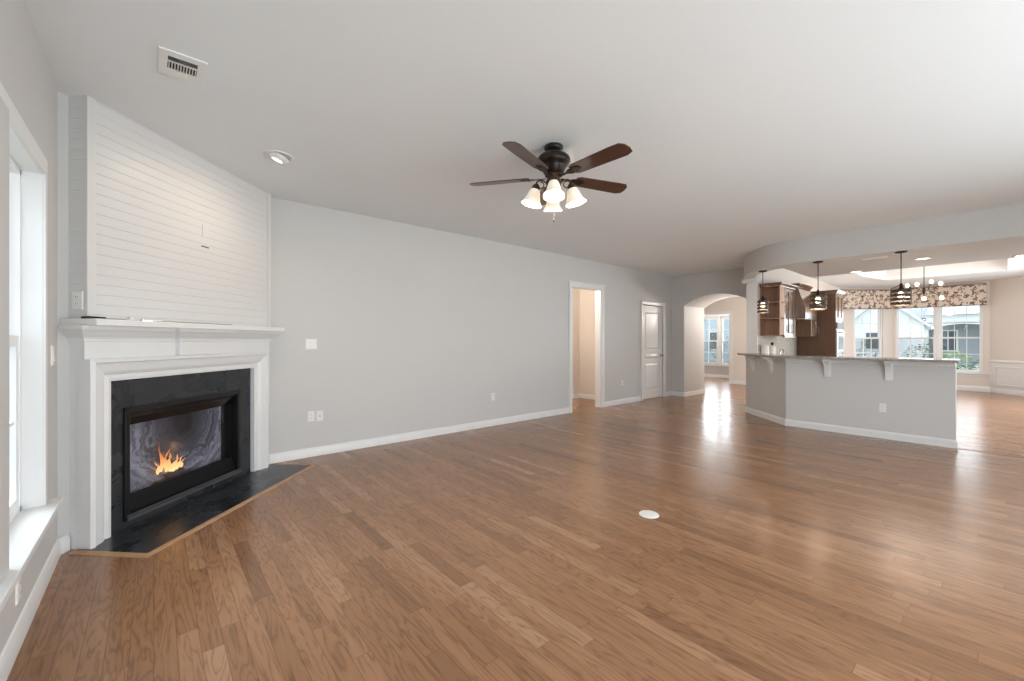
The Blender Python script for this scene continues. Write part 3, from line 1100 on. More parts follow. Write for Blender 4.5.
# local x -> world -y ; local y -> world +x
hung_unit(wn2, -CW[1], -0.99, CW[2], CW[3], 0.02, 3, 2, True, 0.034)
hung_unit(wn2, -0.95, -CW[0], CW[2], CW[3], 0.02, 3, 2, False, 0.034)
box(-0.99, 0.005, CW[2], -0.95, 0.11, CW[3]).build('mullion', M['vinyl'], wn2, bevel=0.002)
box(-BY1 + 0.03, -0.045, CW[2] - 0.03, -0.06, 0.02, CW[2]).build('window_sill', M['trim'], wn2, bevel=0.004)
box(-BY1 + 0.05, -0.014, CW[2] - 0.085, -0.09, 0.0, CW[2] - 0.03).build('apron', M['trim'], wn2, bevel=0.003)
wn3 = empty('window_3', (BX, BY1, 0), math.radians(-45), 'structure', 'white single window in the angled left side of the bay', 'window')
# local x runs from (BX,BY1) with -x toward (-1,+1); local y -> (s2,s2) outward
hung_unit(wn3, -LW1, -LW0, CW[2], CW[3], 0.02, 3, 2, True)
box(-LW1 - 0.05, -0.045, CW[2] - 0.03, -LW0 + 0.05, 0.02, CW[2]).build('window_sill', M['trim'], wn3, bevel=0.004)
# front room window
wn4 = empty('window_4', (RX, 0, 0), -PI / 2, 'structure', 'white double window far beyond the arched passage', 'window')
hung_unit(wn4, -FW[1], -6.16, FW[2], FW[3], 0.02, 2, 2, True)
hung_unit(wn4, -6.11, -FW[0], FW[2], FW[3], 0.02, 2, 2, True)
box(-6.16, 0.0, FW[2], -6.11, 0.11, FW[3]).build('mullion', M['vinyl'], wn4, bevel=0.002)
c = MB()
c.box(-FW[1] - 0.1, -0.04, FW[2] - 0.03, -FW[0] + 0.1, 0.02, FW[2])
c.build('window_sill', M['trim'], wn4)
c = MB()
c.box(-FW[1] - 0.09, -0.018, FW[2], -FW[1], 0, FW[3] + 0.09)
c.box(-FW[0], -0.018, FW[2], -FW[0] + 0.09, 0, FW[3] + 0.09)
c.box(-FW[1], -0.018, FW[3], -FW[0], 0, FW[3] + 0.09)
c.build('casing', M['trim'], wn4)

# glazing for the added light openings on the unseen side
def glazed(name, x0, x1, n, label):
    t = empty(name, (0, -1.84, 0), 0, 'structure', label, 'window')
    c = MB()
    c.box(x0, -0.04, 0, x1, 0.04, 0.06); c.box(x0, -0.04, 2.39, x1, 0.04, 2.45)
    for k in range(n + 1):
        xx = x0 + (x1 - x0) * k / n
        c.box(max(x0, xx - 0.03), -0.04, 0.06, min(x1, xx + 0.03), 0.04, 2.39)
    c.build('door_frame', M['vinyl'], t)
    for k in range(n):
        xa, xb = x0 + (x1 - x0) * k / n + 0.03, x0 + (x1 - x0) * (k + 1) / n - 0.03
        box(xa, -0.003, 0.06, xb, 0.003, 2.39).build('glass', M['glass'], t)
glazed('window_5', 0.1, 5.8, 4, 'glazed doors filling the added living room light opening behind the viewer')
glazed('window_6', 9.4, 13.8, 3, 'glazed doors filling the added breakfast area light opening')

# ------------------------------------------------------------------ FIREPLACE
fm = empty('fireplace_mantel', FP, fpr, None, 'large white painted wood mantel surround across the corner', 'mantel')
OL, OR_, OT = -0.665, 0.655, 0.995     # opening at the front face
BF = 0.035          # face of the flat boards, set back from the moulding
c = MB()
c.box(-0.835, BF, 0.0, -0.79, 0.131, 1.36)
c.box(0.78, BF, 0.0, 0.872, 0.131, 1.36)
c.box(-0.79, BF, 1.11, 0.78, 0.131, 1.36)
c.build('surround_board', M['trim'], fm)
# sloping picture-frame moulding round the slate
def frame_profile():
    # (inset from the outer edge toward the opening, depth: negative = toward the room)
    return [(0.0, 0.02), (0.0, -0.016), (0.022, -0.024), (0.030, -0.012), (0.045, -0.006), (0.082, 0.006), (0.100, 0.020), (0.106, 0.030), (0.128, 0.024), (0.146, 0.028), (0.146, 0.066), (0.0, 0.066)]
MO_L, MO_R, MO_T = -0.845, 0.785, 1.150
fp_ = frame_profile()
n_ = len(fp_)
fl_ = lambda q: q * 1.09
vs = []
for k in range(4):
    for ins, dep in fp_:
        if k == 0: vs.append((MO_L + fl_(ins), dep, 0.0))
        elif k == 1: vs.append((MO_L + fl_(ins), dep, MO_T - ins))
        elif k == 2: vs.append((MO_R - ins, dep, MO_T - ins))
        else: vs.append((MO_R - ins, dep, 0.0))
fs = []
for k in range(3):
    for i in range(n_):
        j = (i + 1) % n_
        fs.append((k * n_ + i, k * n_ + j, (k + 1) * n_ + j, (k + 1) * n_ + i))
fs.append(tuple(range(n_)))
fs.append(tuple(3 * n_ + i for i in range(n_)))
MB().add(vs, fs).build('frame_moulding', M['trim'], fm)
# frieze tablet
TB0, TB1 = -0.212, 0.215
box(TB0, BF - 0.034, 1.152, TB1, BF, 1.30).build('center_tablet', M['trim'], fm, bevel=0.002)
# crown moulding, breaking forward round the tablet
CP = [(0.0, 1.255), (0.010, 1.257), (0.012, 1.272), (0.020, 1.284), (0.036, 1.296), (0.058, 1.316), (0.078, 1.332), (0.084, 1.353), (0.0, 1.353)]
path = [(-0.835, 0.13), (-0.835, BF), (TB0, BF), (TB0, BF - 0.034), (TB1, BF - 0.034), (TB1, BF), (0.868, BF), (0.868, 0.12)]
MB().sweep(CP, list(path)).build('crown_moulding', M['trim'], fm)
c = MB().prism([(-0.892, 0.131), (-0.892, -0.113), (0.900, -0.113), (0.900, 0.091), (0.862, 0.129)], 1.353, 1.394)
c.build('mantel_shelf', M['trim'], fm, bevel=0.004)
box(-0.841, BF - 0.006, 0.0, -0.832, 0.131, 0.10).build('plinth', M['trim'], fm, bevel=0.002)

ss = empty('slate_surround', FP, fpr, None, 'matt black slate facing around the firebox inside the white mantel', 'fireplace facing')
FL, FR, FB, FT = -0.575, 0.49, 0.05, 0.812
c = MB()
c.box(-0.72, 0.066, 0.0, FL, 0.085, 1.03)
c.box(FR, 0.066, 0.0, 0.68, 0.085, 1.03)
c.box(FL, 0.066, FT, FR, 0.085, 1.03)
c.box(FL, 0.066, 0.0, FR, 0.085, FB)
c.build('slate_slab', M['slate'], ss)

gf = empty('gas_fireplace', FP, fpr, None, 'black gas firebox with glass front and a small orange flame', 'fireplace')
c = MB()
c.box(FL, 0.05, FB, FL + 0.035, 0.40, FT)
c.box(FR - 0.035, 0.05, FB, FR, 0.40, FT)
c.box(FL, 0.05, FT - 0.03, FR, 0.40, FT)
c.box(FL, 0.05, FB, FR, 0.40, FB + 0.02)
c.build('firebox_frame', M['black_metal'], gf, bevel=0.003)
GZ0, GZ1, GD = 0.200, 0.684, 0.115
# upper and lower louver hoods
c = MB()
c.prism([(0.060, FT - 0.03), (0.060, FT - 0.045), (0.085, FT - 0.06), (0.085, FT - 0.075), (0.105, GZ1), (GD + 0.02, GZ1), (GD + 0.02, FT - 0.03)], FL + 0.035, FR - 0.035, lambda u, v, w_: (w_, u, v))
c.build('upper_louver', M['black_gloss'], gf)
c = MB()
c.prism([(0.080, FB + 0.02), (0.080, FB + 0.05), (0.108, GZ0), (GD + 0.02, GZ0), (GD + 0.02, FB + 0.02)], FL + 0.035, FR - 0.035, lambda u, v, w_: (w_, u, v))
c.build('lower_louver', M['black_matte'], gf)
c = MB()
c.box(FL + 0.01, 0.036, FB + 0.004, FR - 0.005, 0.056, FB + 0.026)
c.box(FL + 0.01, 0.042, FB + 0.030, FR - 0.005, 0.056, FB + 0.040)
c.build('bottom_rail', M['steel_dark'], gf, bevel=0.002)
box(FL + 0.035, GD, GZ0, FL + 0.055, GD + 0.03, GZ1).build('glass_side_trim', M['black_metal'], gf)
box(FR - 0.055, GD, GZ0, FR - 0.035, GD + 0.03, GZ1).build('glass_side_trim', M['black_metal'], gf)
box(FL + 0.05, GD + 0.004, GZ0 - 0.01, FR - 0.05, GD + 0.009, GZ1 + 0.01).build('fire_glass', M['fire_glass'], gf)
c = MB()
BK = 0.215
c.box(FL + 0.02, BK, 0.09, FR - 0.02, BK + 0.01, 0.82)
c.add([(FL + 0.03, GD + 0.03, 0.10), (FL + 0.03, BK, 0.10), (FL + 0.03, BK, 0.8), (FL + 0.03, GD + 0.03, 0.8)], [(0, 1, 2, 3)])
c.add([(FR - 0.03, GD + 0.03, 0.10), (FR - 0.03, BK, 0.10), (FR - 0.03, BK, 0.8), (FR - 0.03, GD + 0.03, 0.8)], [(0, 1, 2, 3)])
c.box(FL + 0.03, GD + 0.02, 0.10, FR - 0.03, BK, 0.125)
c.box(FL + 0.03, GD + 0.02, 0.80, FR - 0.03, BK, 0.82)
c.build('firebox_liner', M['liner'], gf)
def log_mb(p, q, r):
    n = 9
    pts = [Vector(p).lerp(Vector(q), i / (n - 1)) + Vector((0, random.uniform(-.006, .006), random.uniform(-.008, .008))) for i in range(n)]
    return MB().tube(pts, [r * random.uniform(.85, 1.12) for _ in range(n)], 10)
log_mb((-0.23, 0.177, 0.185), (0.06, 0.170, 0.180), 0.022).build('log', M['log'], gf, smooth=True)
log_mb((-0.15, 0.165, 0.222), (0.01, 0.185, 0.226), 0.018).build('log', M['log'], gf, smooth=True)
def flame_mb(x, y, z, hgt, r, lean):
    n = 10
    pts, rs = [], []
    for i in range(n):
        t = i / (n - 1)
        pts.append((x + lean * t * t + 0.012 * math.sin(t * 7 + x * 40), y + 0.005 * math.sin(5 * t), z + hgt * t))
        rs.append(max(0.0015, r * (math.sin(PI * min(1, t * 1.25 + 0.12)) if t < 0.7 else (1 - t) * 1.6)))
    return MB().tube(pts, rs, 8)
for a in ((-0.115, 0.225, 0.225, 0.235, 0.014, -0.03), (-0.09, 0.22, 0.215, 0.17, 0.019, 0.02), (-0.05, 0.22, 0.205, 0.155, 0.022, -0.02), (-0.015, 0.22, 0.195, 0.13, 0.020, 0.03),
          (0.02, 0.225, 0.20, 0.10, 0.015, 0.05), (-0.14, 0.225, 0.215, 0.10, 0.014, -0.03), (0.05, 0.225, 0.205, 0.07, 0.010, 0.04), (-0.03, 0.225, 0.165, 0.10, 0.012, 0.02)):
    a = (a[0] - 0.06, a[1] - 0.048, a[2] + 0.035) + a[3:]
    flame_mb(*a).build('flame', M['flame'], gf, smooth=True)
lamp('fire_glow', 'POINT', (FP[0] + s2 * (-0.03 - 0.20), FP[1] + s2 * (-0.03 + 0.20), 0.42), 0.25, (1.0, 0.5, 0.2), 0.05)

hs = empty('hearth_slab', FP, fpr, None, 'flush black slate hearth on the floor in front of the firebox', 'hearth')
box(-0.865, -0.405, -0.002, 0.875, 0.066, 0.008).build('slate_slab', M['slate'], hs, bevel=0.002)
c = MB().sweep([(0, 0.0), (0.034, 0.0), (0.034, 0.004), (0.010, 0.011), (0, 0.011)], [(-0.865, 0.066), (-0.865, -0.405), (0.875, -0.405), (0.875, -0.02)])
c.build('wood_border', M['red_wood'], hs)

# thin dark items lying along the back of the mantel shelf
def fpw(s_, y_, z_):
    return (FP[0] + s2 * (s_ - y_), FP[1] + s2 * (s_ + y_), z_)
o = empty('remote_control', fpw(-0.86, -0.03, 1.394), fpr, None, 'small flat black remote lying at the left end of the mantel shelf', 'remote')
box(-0.035, -0.022, 0.0, 0.075, 0.018, 0.014).build('remote_body', M['black_gloss'], o, bevel=0.003)
box(-0.02, -0.010, 0.014, 0.05, 0.008, 0.0155).build('remote_keypad', M['steel_dark'], o)
o = empty('picture_ledge_strip', fpw(-0.1, -0.012, 1.394), fpr, None, 'long thin dark brown strip lying along the back of the mantel shelf', 'strip')
box(-0.42, -0.006, 0.0, 0.40, 0.010, 0.009).build('strip_body', M['cabinet'], o)
o = empty('cord_clip', fpw(-0.615, -0.03, 1.394), fpr, None, 'tiny white clip standing on the mantel shelf near the remote', 'clip')
box(-0.03, -0.01, 0.0, 0.03, 0.01, 0.006).build('clip_base', M['plastic'], o, bevel=0.002)
MB().lathe([(0, 0.006), (0.014, 0.006), (0.014, 0.02), (0.008, 0.026), (0, 0.026)], 12).build('clip_top', M['plastic'], o, smooth=True)
o = MB().tube([fpw(-0.775, -0.02, 1.398), fpw(-0.70, -0.028, 1.398), fpw(-0.645, -0.03, 1.398)], 0.0035, 6).build('thin_cord', M['black_metal'])
tag(o, 'short thin black cord on the mantel between remote and white clip', 'cord')

# ------------------------------------------------------------------ outlets and switches (local frame: plate in x/z, front toward -y)
def outlet(name, loc, rz, label, cat, gang=1, kind='outlet', group=None):
    t = empty(name, loc, rz, None, label, cat, group)
    wdt = 0.072 + 0.046 * (gang - 1)
    c = MB()
    hh = 0.057
    c.add([(-wdt / 2, 0, -hh), (wdt / 2, 0, -hh), (wdt / 2, 0, hh), (-wdt / 2, 0, hh),
           (-wdt / 2 + 0.005, -0.006, -hh + 0.005), (wdt / 2 - 0.005, -0.006, -hh + 0.005), (wdt / 2 - 0.005, -0.006, hh - 0.005), (-wdt / 2 + 0.005, -0.006, hh - 0.005)],
          [(0, 1, 2, 3), (0, 1, 5, 4), (1, 2, 6, 5), (2, 3, 7, 6), (3, 0, 4, 7), (4, 5, 6, 7)])
    c.build('cover_plate', M['plastic'], t)
    for g in range(gang):
        xx = (g - (gang - 1) / 2) * 0.046
        if kind == 'outlet':
            for zz in (-0.020, 0.020):
                rcp = MB().box(xx - 0.014, -0.0085, zz - 0.013, xx + 0.014, -0.006, zz + 0.013).build('receptacle', M['plastic'], t, bevel=0.003)
                MB().box(xx - 0.0075, -0.009, zz - 0.004, xx - 0.0055, -0.0084, zz + 0.006).box(xx + 0.0055, -0.009, zz - 0.004, xx + 0.0075, -0.0084, zz + 0.006).build('slot', M['dark_slot'], rcp)
        elif kind == 'switch':
            MB().prism([(-0.006, -0.032), (-0.0115, -0.032), (-0.008, 0.0), (-0.0075, 0.032), (-0.006, 0.032)], xx - 0.016, xx + 0.016, lambda u, v, w_: (w_, u, v)).build('rocker', M['plastic'], t)
        else:
            MB().lathe([(0, 0), (0.006, 0), (0.006, 0.008), (0, 0.008)], 10).xf(Matrix.Translation((xx, -0.006, 0)) @ Matrix.Rotation(PI / 2, 4, 'X')).build('jack', M['dark_slot'], t)
    return t

outlet('light_switch', (1.30, YW, 1.225), 0, 'white two-rocker switch plate on the long wall right of the mantel', 'switch', 2, 'switch')
outlet('wall_outlet', (1.298, YW, 0.437), 0, 'white outlet low on the long wall, left one of the close pair', 'outlet')
outlet('cable_outlet', (1.388, YW, 0.432), 0, 'white cable plate low on the long wall, right one of the close pair', 'outlet', 1, 'jack')
outlet('wall_outlet', (3.815, YW, 0.428), 0, 'lone white outlet midway along the long wall', 'outlet')
outlet('wall_outlet', (7.09, YW, 0.415), 0, 'small white outlet between the open doorway and the closed door', 'outlet')
outlet('wall_outlet', (XL, 2.66, 0.23), PI / 2, 'white outlet below the window stool on the window wall', 'outlet')
outlet('light_switch', (XL, 3.44, 1.18), PI / 2, 'white switch plate between window casing and fireplace, seen edge-on', 'switch', 1, 'switch')
outlet('wall_outlet', (7.13, 0.945, 0.395), -PI / 2, 'white outlet on the grey peninsula front', 'outlet')
_ = Vector((-s2, -s2))
outlet('wall_outlet', (BX - 0.53 * s2 - 0.012 * s2, BY0 - 0.53 * s2 + 0.012 * s2, 0.40), math.radians(-135) + PI, 'white outlet inside the wainscot panel at far right', 'outlet')
# plate on the chimney return: faces local -x
ox = fpw(-0.8435, 0.066, 1.505)
outlet('media_outlet', ox, fpr - PI / 2, 'white media plate on the narrow shiplap side above the mantel', 'outlet', 1, 'outlet')

# round floor outlet
t = empty('floor_outlet', (2.727, 1.64, 0), 0, None, 'round pale floor outlet cover set in the oak boards', 'floor outlet')
MB().lathe([(0, 0.0), (0.070, 0.0), (0.068, 0.004), (0.050, 0.006), (0, 0.006)], 32).build('cover_ring', M['plastic'], t, smooth=True)
MB().lathe([(0, 0.006), (0.040, 0.006), (0.039, 0.0075), (0, 0.0075)], 24).build('cover_lid', M['plastic'], t, smooth=True)

# ------------------------------------------------------------------ ceiling vent
t = empty('ceiling_vent', (0.118, 2.865, CEIL), 0, None, 'white rectangular ceiling register with dark slots near the chimney', 'vent')
c = MB()
def ring(c, x0, x1, y0, y1, hx0, hx1, hy0, hy1, z0, z1):
    c.box(x0, y0, z0, x1, hy0, z1); c.box(x0, hy1, z0, x1, y1, z1)
    c.box(x0, hy0, z0, hx0, hy1, z1); c.box(hx1, hy0, z0, x1, hy1, z1)
ring(c, -0.10, 0.10, -0.135, 0.125, -0.062, 0.062, -0.085, 0.045, -0.008, 0.0)
c.box(-0.062, -0.036, -0.008, 0.062, -0.026, 0.0)
c.build('register_frame', M['plastic'], t, bevel=0.002)
box(-0.066, -0.09, -0.002, 0.066, 0.05, -0.0005).build('duct_opening', M['dark_slot'], t)
c = MB()
for k in range(6):
    y0 = -0.083 + k * 0.0085
    c.prism([(y0, -0.008), (y0 + 0.007, -0.004), (y0 + 0.008, -0.0045), (y0 + 0.001, -0.0085)], -0.062, 0.062, lambda u, v, w_: (w_, u, v))
c.build('cross_louver', M['gray_metal'], t)
for k in range(10):
    x0 = -0.0585 + k * 0.0125
    MB().prism([(x0, -0.009), (x0 + 0.004, -0.003), (x0 + 0.0055, -0.003), (x0 + 0.0015, -0.009)], -0.026, 0.045, lambda u, v, w_: (u, w_, v)).build('slat', M['plastic'], t)
MB().tube([(0.02, 0.07, -0.008), (0.02, 0.07, -0.016)], 0.004, 8).build('damper_lever', M['plastic'], t)

# recessed lights
def downlight(loc, label, r=0.085, group=None, eyeball=False):
    t = empty('recessed_light', loc, 0, None, label, 'ceiling light', group)
    MB().lathe([(r * 0.72, 0.0), (r, 0.0), (r, -0.004), (r * 0.93, -0.009), (r * 0.75, -0.006), (r * 0.72, -0.002)], 32, closed=True).build('trim_ring', M['plastic'], t, smooth=True)
    if eyeball:
        c = MB().lathe([(r * 0.72, -0.002), (r * 0.70, -0.018), (r * 0.55, -0.035), (r * 0.50, -0.036)], 28)
        c = MB()
        prof = [(r * 0.72 * math.cos(a), -r * 0.45 * math.sin(a)) for a in [i * 0.13 for i in range(8)]]
        prof = prof + [(prof[-1][0] - 0.006, prof[-1][1]), (0.0, prof[-1][1] + 0.012)]
        c.lathe(prof, 28)
        tilt = Matrix.Rotation(math.radians(22), 4, Vector((0.55, 0.83, 0)))
        c.xf(tilt)
        c.build('eyeball', M['plastic'], t, smooth=True)
        c = MB().lathe([(0, prof[-3][1] - 0.001), (prof[-3][0] - 0.008, prof[-3][1] - 0.001), (prof[-3][0] - 0.008, prof[-3][1] + 0.004), (0, prof[-3][1] + 0.004)], 24)
        c.xf(tilt)
        c.build('lens', M['lens'], t)
    else:
        MB().lathe([(0, -0.0005), (r * 0.73, -0.0005), (r * 0.70, -0.004), (0, -0.006)], 28).build('lens', M['lens'], t, smooth=True)
    return t
downlight((0.76, 3.738, CEIL), 'white eyeball recessed light in the ceiling aimed at the shiplap', 0.105, None, True)
downlight((8.70, 1.48, SZ), 'recessed light under the soffit, left of the rightmost pendant', 0.085)
downlight((8.0, 0.644, SZ), 'recessed light under the soffit directly above the branching chandelier rod', 0.085)
downlight((8.70, -0.237, SZ), 'recessed light under the soffit cut by the right edge of view', 0.085)
t = empty('soffit_vent', (7.46, 1.07, SZ), 0, None, 'slim white slot vent under the soffit between the pendants', 'vent')
c = MB(); ring(c, -0.06, 0.06, -0.13, 0.13, -0.035, 0.035, -0.105, 0.105, -0.006, 0.0)
c.build('register_frame', M['plastic'], t, bevel=0.001)
c = MB()
for k in range(5):
    c.box(-0.033 + k * 0.0145, -0.105, -0.005, -0.026 + k * 0.0145, 0.105, -0.001)
c.build('slat', M['plastic'], t)

# ------------------------------------------------------------------ ceiling fan
FC = (2.305, 2.19, CEIL)
fan = empty('ceiling_fan', FC, 0, None, 'dark bronze five-blade ceiling fan with four lit glass shades', 'ceiling fan')
MB().lathe([(0, 0), (0.068, 0), (0.072, -0.006), (0.072, -0.022), (0.062, -0.034), (0.050, -0.040), (0.050, -0.062), (0, -0.062)], 32).build('canopy', M['black_metal'], fan, smooth=True)
MB().lathe([(0, -0.060), (0.066, -0.062), (0.100, -0.072), (0.122, -0.092), (0.126, -0.118), (0.118, -0.138), (0.098, -0.152), (0.094, -0.162), (0.088, -0.176), (0.078, -0.200), (0.066, -0.212), (0, -0.212)], 40).build('motor_housing', M['bronze'], fan, smooth=True)
MB().lathe([(0, -0.212), (0.062, -0.214), (0.066, -0.226), (0.052, -0.238), (0.046, -0.246), (0.056, -0.258), (0.062, -0.276), (0.056, -0.300), (0.040, -0.318), (0.034, -0.332), (0.018, -0.346), (0.012, -0.36), (0, -0.364)], 32).build('light_fitter', M['bronze_lit'], fan, smooth=True)
for k in range(5):
    a = math.radians(54 + 72 * k)
    R = Matrix.Rotation(a, 4, 'Z') @ Matrix.Translation((0, 0, -0.236)) @ Matrix.Rotation(math.radians(-12), 4, 'X')
    # blade outline (x radial, y width)
    pts = [(0.185, -0.045), (0.215, -0.060), (0.55, -0.070), (0.625, -0.068), (0.655, -0.040), (0.665, 0.010), (0.655, 0.052), (0.610, 0.070), (0.215, 0.060), (0.185, 0.045)]
    c = MB().prism(pts, -0.003, 0.003)
    bl = c.build('blade', M['blade'], fan, bevel=0.0015)
    bl.matrix_local = R
    c = MB().prism([(0.06, -0.014), (0.13, -0.010), (0.165, -0.030), (0.235, -0.034), (0.262, -0.012), (0.262, 0.012), (0.235, 0.034), (0.165, 0.030), (0.13, 0.010), (0.06, 0.014)], -0.009, -0.004)
    for sx, sy in ((0.19, -0.018), (0.19, 0.018), (0.24, 0.0)):
        c.lathe([(0, -0.013), (0.006, -0.012), (0.006, -0.009)], 8, sx, sy, 0)
    br = c.build('blade_iron', M['bronze'], bl, bevel=0.0015)
# shades
for k, az in enumerate((-136, -44, 46, 134)):
    a = math.radians(az)
    R = Matrix.Rotation(a, 4, 'Z')
    # curled arm
    arm = [(0.045, 0, -0.285), (0.075, 0, -0.262), (0.105, 0, -0.255), (0.128, 0, -0.270), (0.132, 0, -0.298)]
    c = MB().tube(catmull([(p[0], p[2]) for p in arm], 4) and [(p[0], 0, p[1]) for p in catmull([(q[0], q[2]) for q in arm], 4)], 0.0065, 8)
    curl = [(0.098 + 0.024 * math.cos(t_), 0, -0.292 + 0.024 * math.sin(t_)) for t_ in [math.radians(d_) for d_ in range(80, 390, 22)]]
    c.tube(curl, 0.0045, 6)
    c.xf(R)
    c.build('lamp_arm', M['bronze_lit'], fan, smooth=True)
    T = R @ Matrix.Translation((0.132, 0, -0.298)) @ Matrix.Rotation(math.radians(-15), 4, 'Y')
    c = MB().lathe([(0, 0.012), (0.020, 0.010), (0.030, -0.004), (0.034, -0.028), (0.030, -0.030), (0, -0.020)], 20)
    c.xf(T)
    c.build('lamp_socket', M['bronze_lit'], fan, smooth=True)
    prof = [(0.028, -0.022), (0.034, -0.030), (0.044, -0.052), (0.050, -0.078), (0.057, -0.104), (0.070, -0.130), (0.079, -0.142),
            (0.077, -0.1435), (0.067, -0.130), (0.054, -0.104), (0.047, -0.078), (0.041, -0.052), (0.031, -0.031), (0.025, -0.023)]
    c = MB().lathe(prof, 32, closed=True)
    # gently scalloped rim
    c.v = [(x * (1 + 0.03 * math.cos(6 * math.atan2(y, x)) * max(0, (-z - 0.09) / 0.05)), y * (1 + 0.03 * math.cos(6 * math.atan2(y, x)) * max(0, (-z - 0.09) / 0.05)), z) for x, y, z in c.v]
    c.xf(T)
    sh = c.build('lamp_shade', M['shade'], fan, smooth=True)
    c = MB().lathe([(0, -0.028), (0.012, -0.030), (0.014, -0.045), (0.026, -0.068), (0.028, -0.085), (0.020, -0.102), (0, -0.110)], 16)
    c.xf(T)
    c.build('bulb', M['bulb'], sh, smooth=True)
    p = Matrix.Translation(FC) @ T @ Vector((0, 0, -0.150))
    lamp('fan_lamp', 'POINT', p, 4.5, (1.0, 0.80, 0.58), 0.03)
p = Vector(FC) + Vector((0.02, 0.03, -0.30))
c = MB().tube([(0.03, 0.03, -0.30), (0.05, 0.045, -0.42), (0.05, 0.045, -0.535)], 0.0015, 5)
pc = c.build('pull_chain', M['brass'], fan)
MB().lathe([(0, 0.0), (0.005, -0.004), (0.006, -0.02), (0, -0.028)], 10, 0.05, 0.045, -0.533).build('chain_fob', M['bronze'], pc, smooth=True)
# soft uplight escaping over the tops of the glass shades
lamp('fan_uplight', 'POINT', (FC[0] - 0.11, FC[1] - 0.11, CEIL - 0.34), 4.2, (1.0, 0.80, 0.60), 0.03)
lamp('fan_uplight', 'POINT', (FC[0] + 0.13, FC[1] + 0.11, CEIL - 0.34), 3.4, (1.0, 0.80, 0.60), 0.03)

# ------------------------------------------------------------------ PENINSULA
PX = 7.13
pen = empty('breakfast_peninsula', (7.2, 1.2, 0), 0, None, 'grey painted breakfast bar wall with white corbels and baseboard', 'peninsula')
inv = Matrix.Translation((-7.2, -1.2, 0))
PT = 1.012
front = [(7.93, 2.87), (PX, 2.03), (PX, 0.30)]
pd = Vector((7.93 - PX, 2.87 - 2.03)).normalized()        # along the angled leg
pn = Vector((-pd.y, pd.x))                                 # outward normal of the angled leg
back = [(PX + 0.16, 0.30), (PX + 0.16, 2.03 - 0.066), (7.93 + 0.16 * pd.y, 2.87 - 0.16 * pd.x)]
V, F = [], []
pth_o, pth_i = front, list(reversed(back))
c = MB()
for i in range(2):
    c.prism([pth_o[i], pth_o[i + 1], pth_i[i + 1], pth_i[i]], 0, PT)
c.xf(inv).build('half_wall', M['wall'], pen)
BBp = [(o_ , z_ * 0.98) for o_, z_ in BB]
rpath = [(7.93, 2.87), (PX, 2.03), (PX, 0.30), (PX + 0.16, 0.30)]
lpath = list(rpath)
def sweep_left(prof, path):
    """outward = left side of travel"""
    return MB().sweep([(-o_, z_) for o_, z_ in prof], path)
sweep_left([(-o_, z_) for o_, z_ in BBp], lpath).xf(inv).build('baseboard', M['trim'], pen) if False else None
# travelling from the far end toward the camera side the outward face is on the right
MB().sweep(BBp, rpath).xf(inv).build('baseboard', M['trim'], pen)
MB().sweep([(0, 0.955), (0.014, 0.957), (0.018, 0.985), (0.03, PT), (0, PT)], rpath[:3]).xf(inv).build('apron_trim', M['trim'], pen)
def corbel(pos, out_dir, name='corbel'):
    c = MB()
    prof = [(0.0, 1.012), (0.0, 0.765), (0.022, 0.765), (0.030, 0.80), (0.040, 0.86), (0.065, 0.93), (0.115, 0.972), (0.15, 0.982), (0.15, 1.012)]
    c.prism(prof, -0.032, 0.032, lambda u, v, w_: (u, w_, v))
    c.box(0.0, -0.040, 0.755, 0.016, 0.040, 1.012)
    a = math.atan2(out_dir[1], out_dir[0])
    c.xf(inv @ Matrix.Translation((pos[0], pos[1], 0)) @ Matrix.Rotation(a, 4, 'Z'))
    return c.build(name, M['trim'], pen, bevel=0.002)
for yy in (0.885, 1.525):
    corbel((PX, yy), (-1, 0))
for tt in (0.36, 0.88):
    corbel((PX + pd.x * tt, 2.03 + pd.y * tt), (pn.x, pn.y))
c = MB()
ov = 0.25
ct = [(PX - ov, 0.268), (PX - ov, 2.03 + ov * 0.40), (7.90 + pn.x * 0.17, 2.84 + pn.y * 0.17), (8.00 + pn.x * 0.04, 2.94 + pn.y * 0.02),
      (7.93 + 0.22 * pd.y, 2.87 - 0.22 * pd.x), (PX + 0.22, 2.03 - 0.09), (PX + 0.22, 0.268)]
V1 = [ct[0], ct[1], ct[5], ct[6]]
V2 = [ct[1], ct[2], ct[3], ct[4], ct[5]]
def merged_prism(polys, z0, z1):
    bm = bmesh.new()
    for P in polys:
        f = bm.faces.new([bm.verts.new((x, y, z0)) for x, y in P])
    bmesh.ops.remove_doubles(bm, verts=bm.verts, dist=1e-5)
    r = bmesh.ops.extrude_face_region(bm, geom=list(bm.faces))
    bmesh.ops.translate(bm, verts=[g for g in r['geom'] if isinstance(g, bmesh.types.BMVert)], vec=(0, 0, z1 - z0))
    m_ = MB()
    bm.verts.index_update()
    m_.add([v.co[:] for v in bm.verts], [tuple(v.index for v in f.verts) for f in bm.faces])
    bm.free()
    return m_
o = merged_prism([V1, V2], PT, PT + 0.030).build('granite_countertop', M['granite'], bevel=0.005)
tag(o, 'speckled grey granite bar top on the grey peninsula', 'countertop')

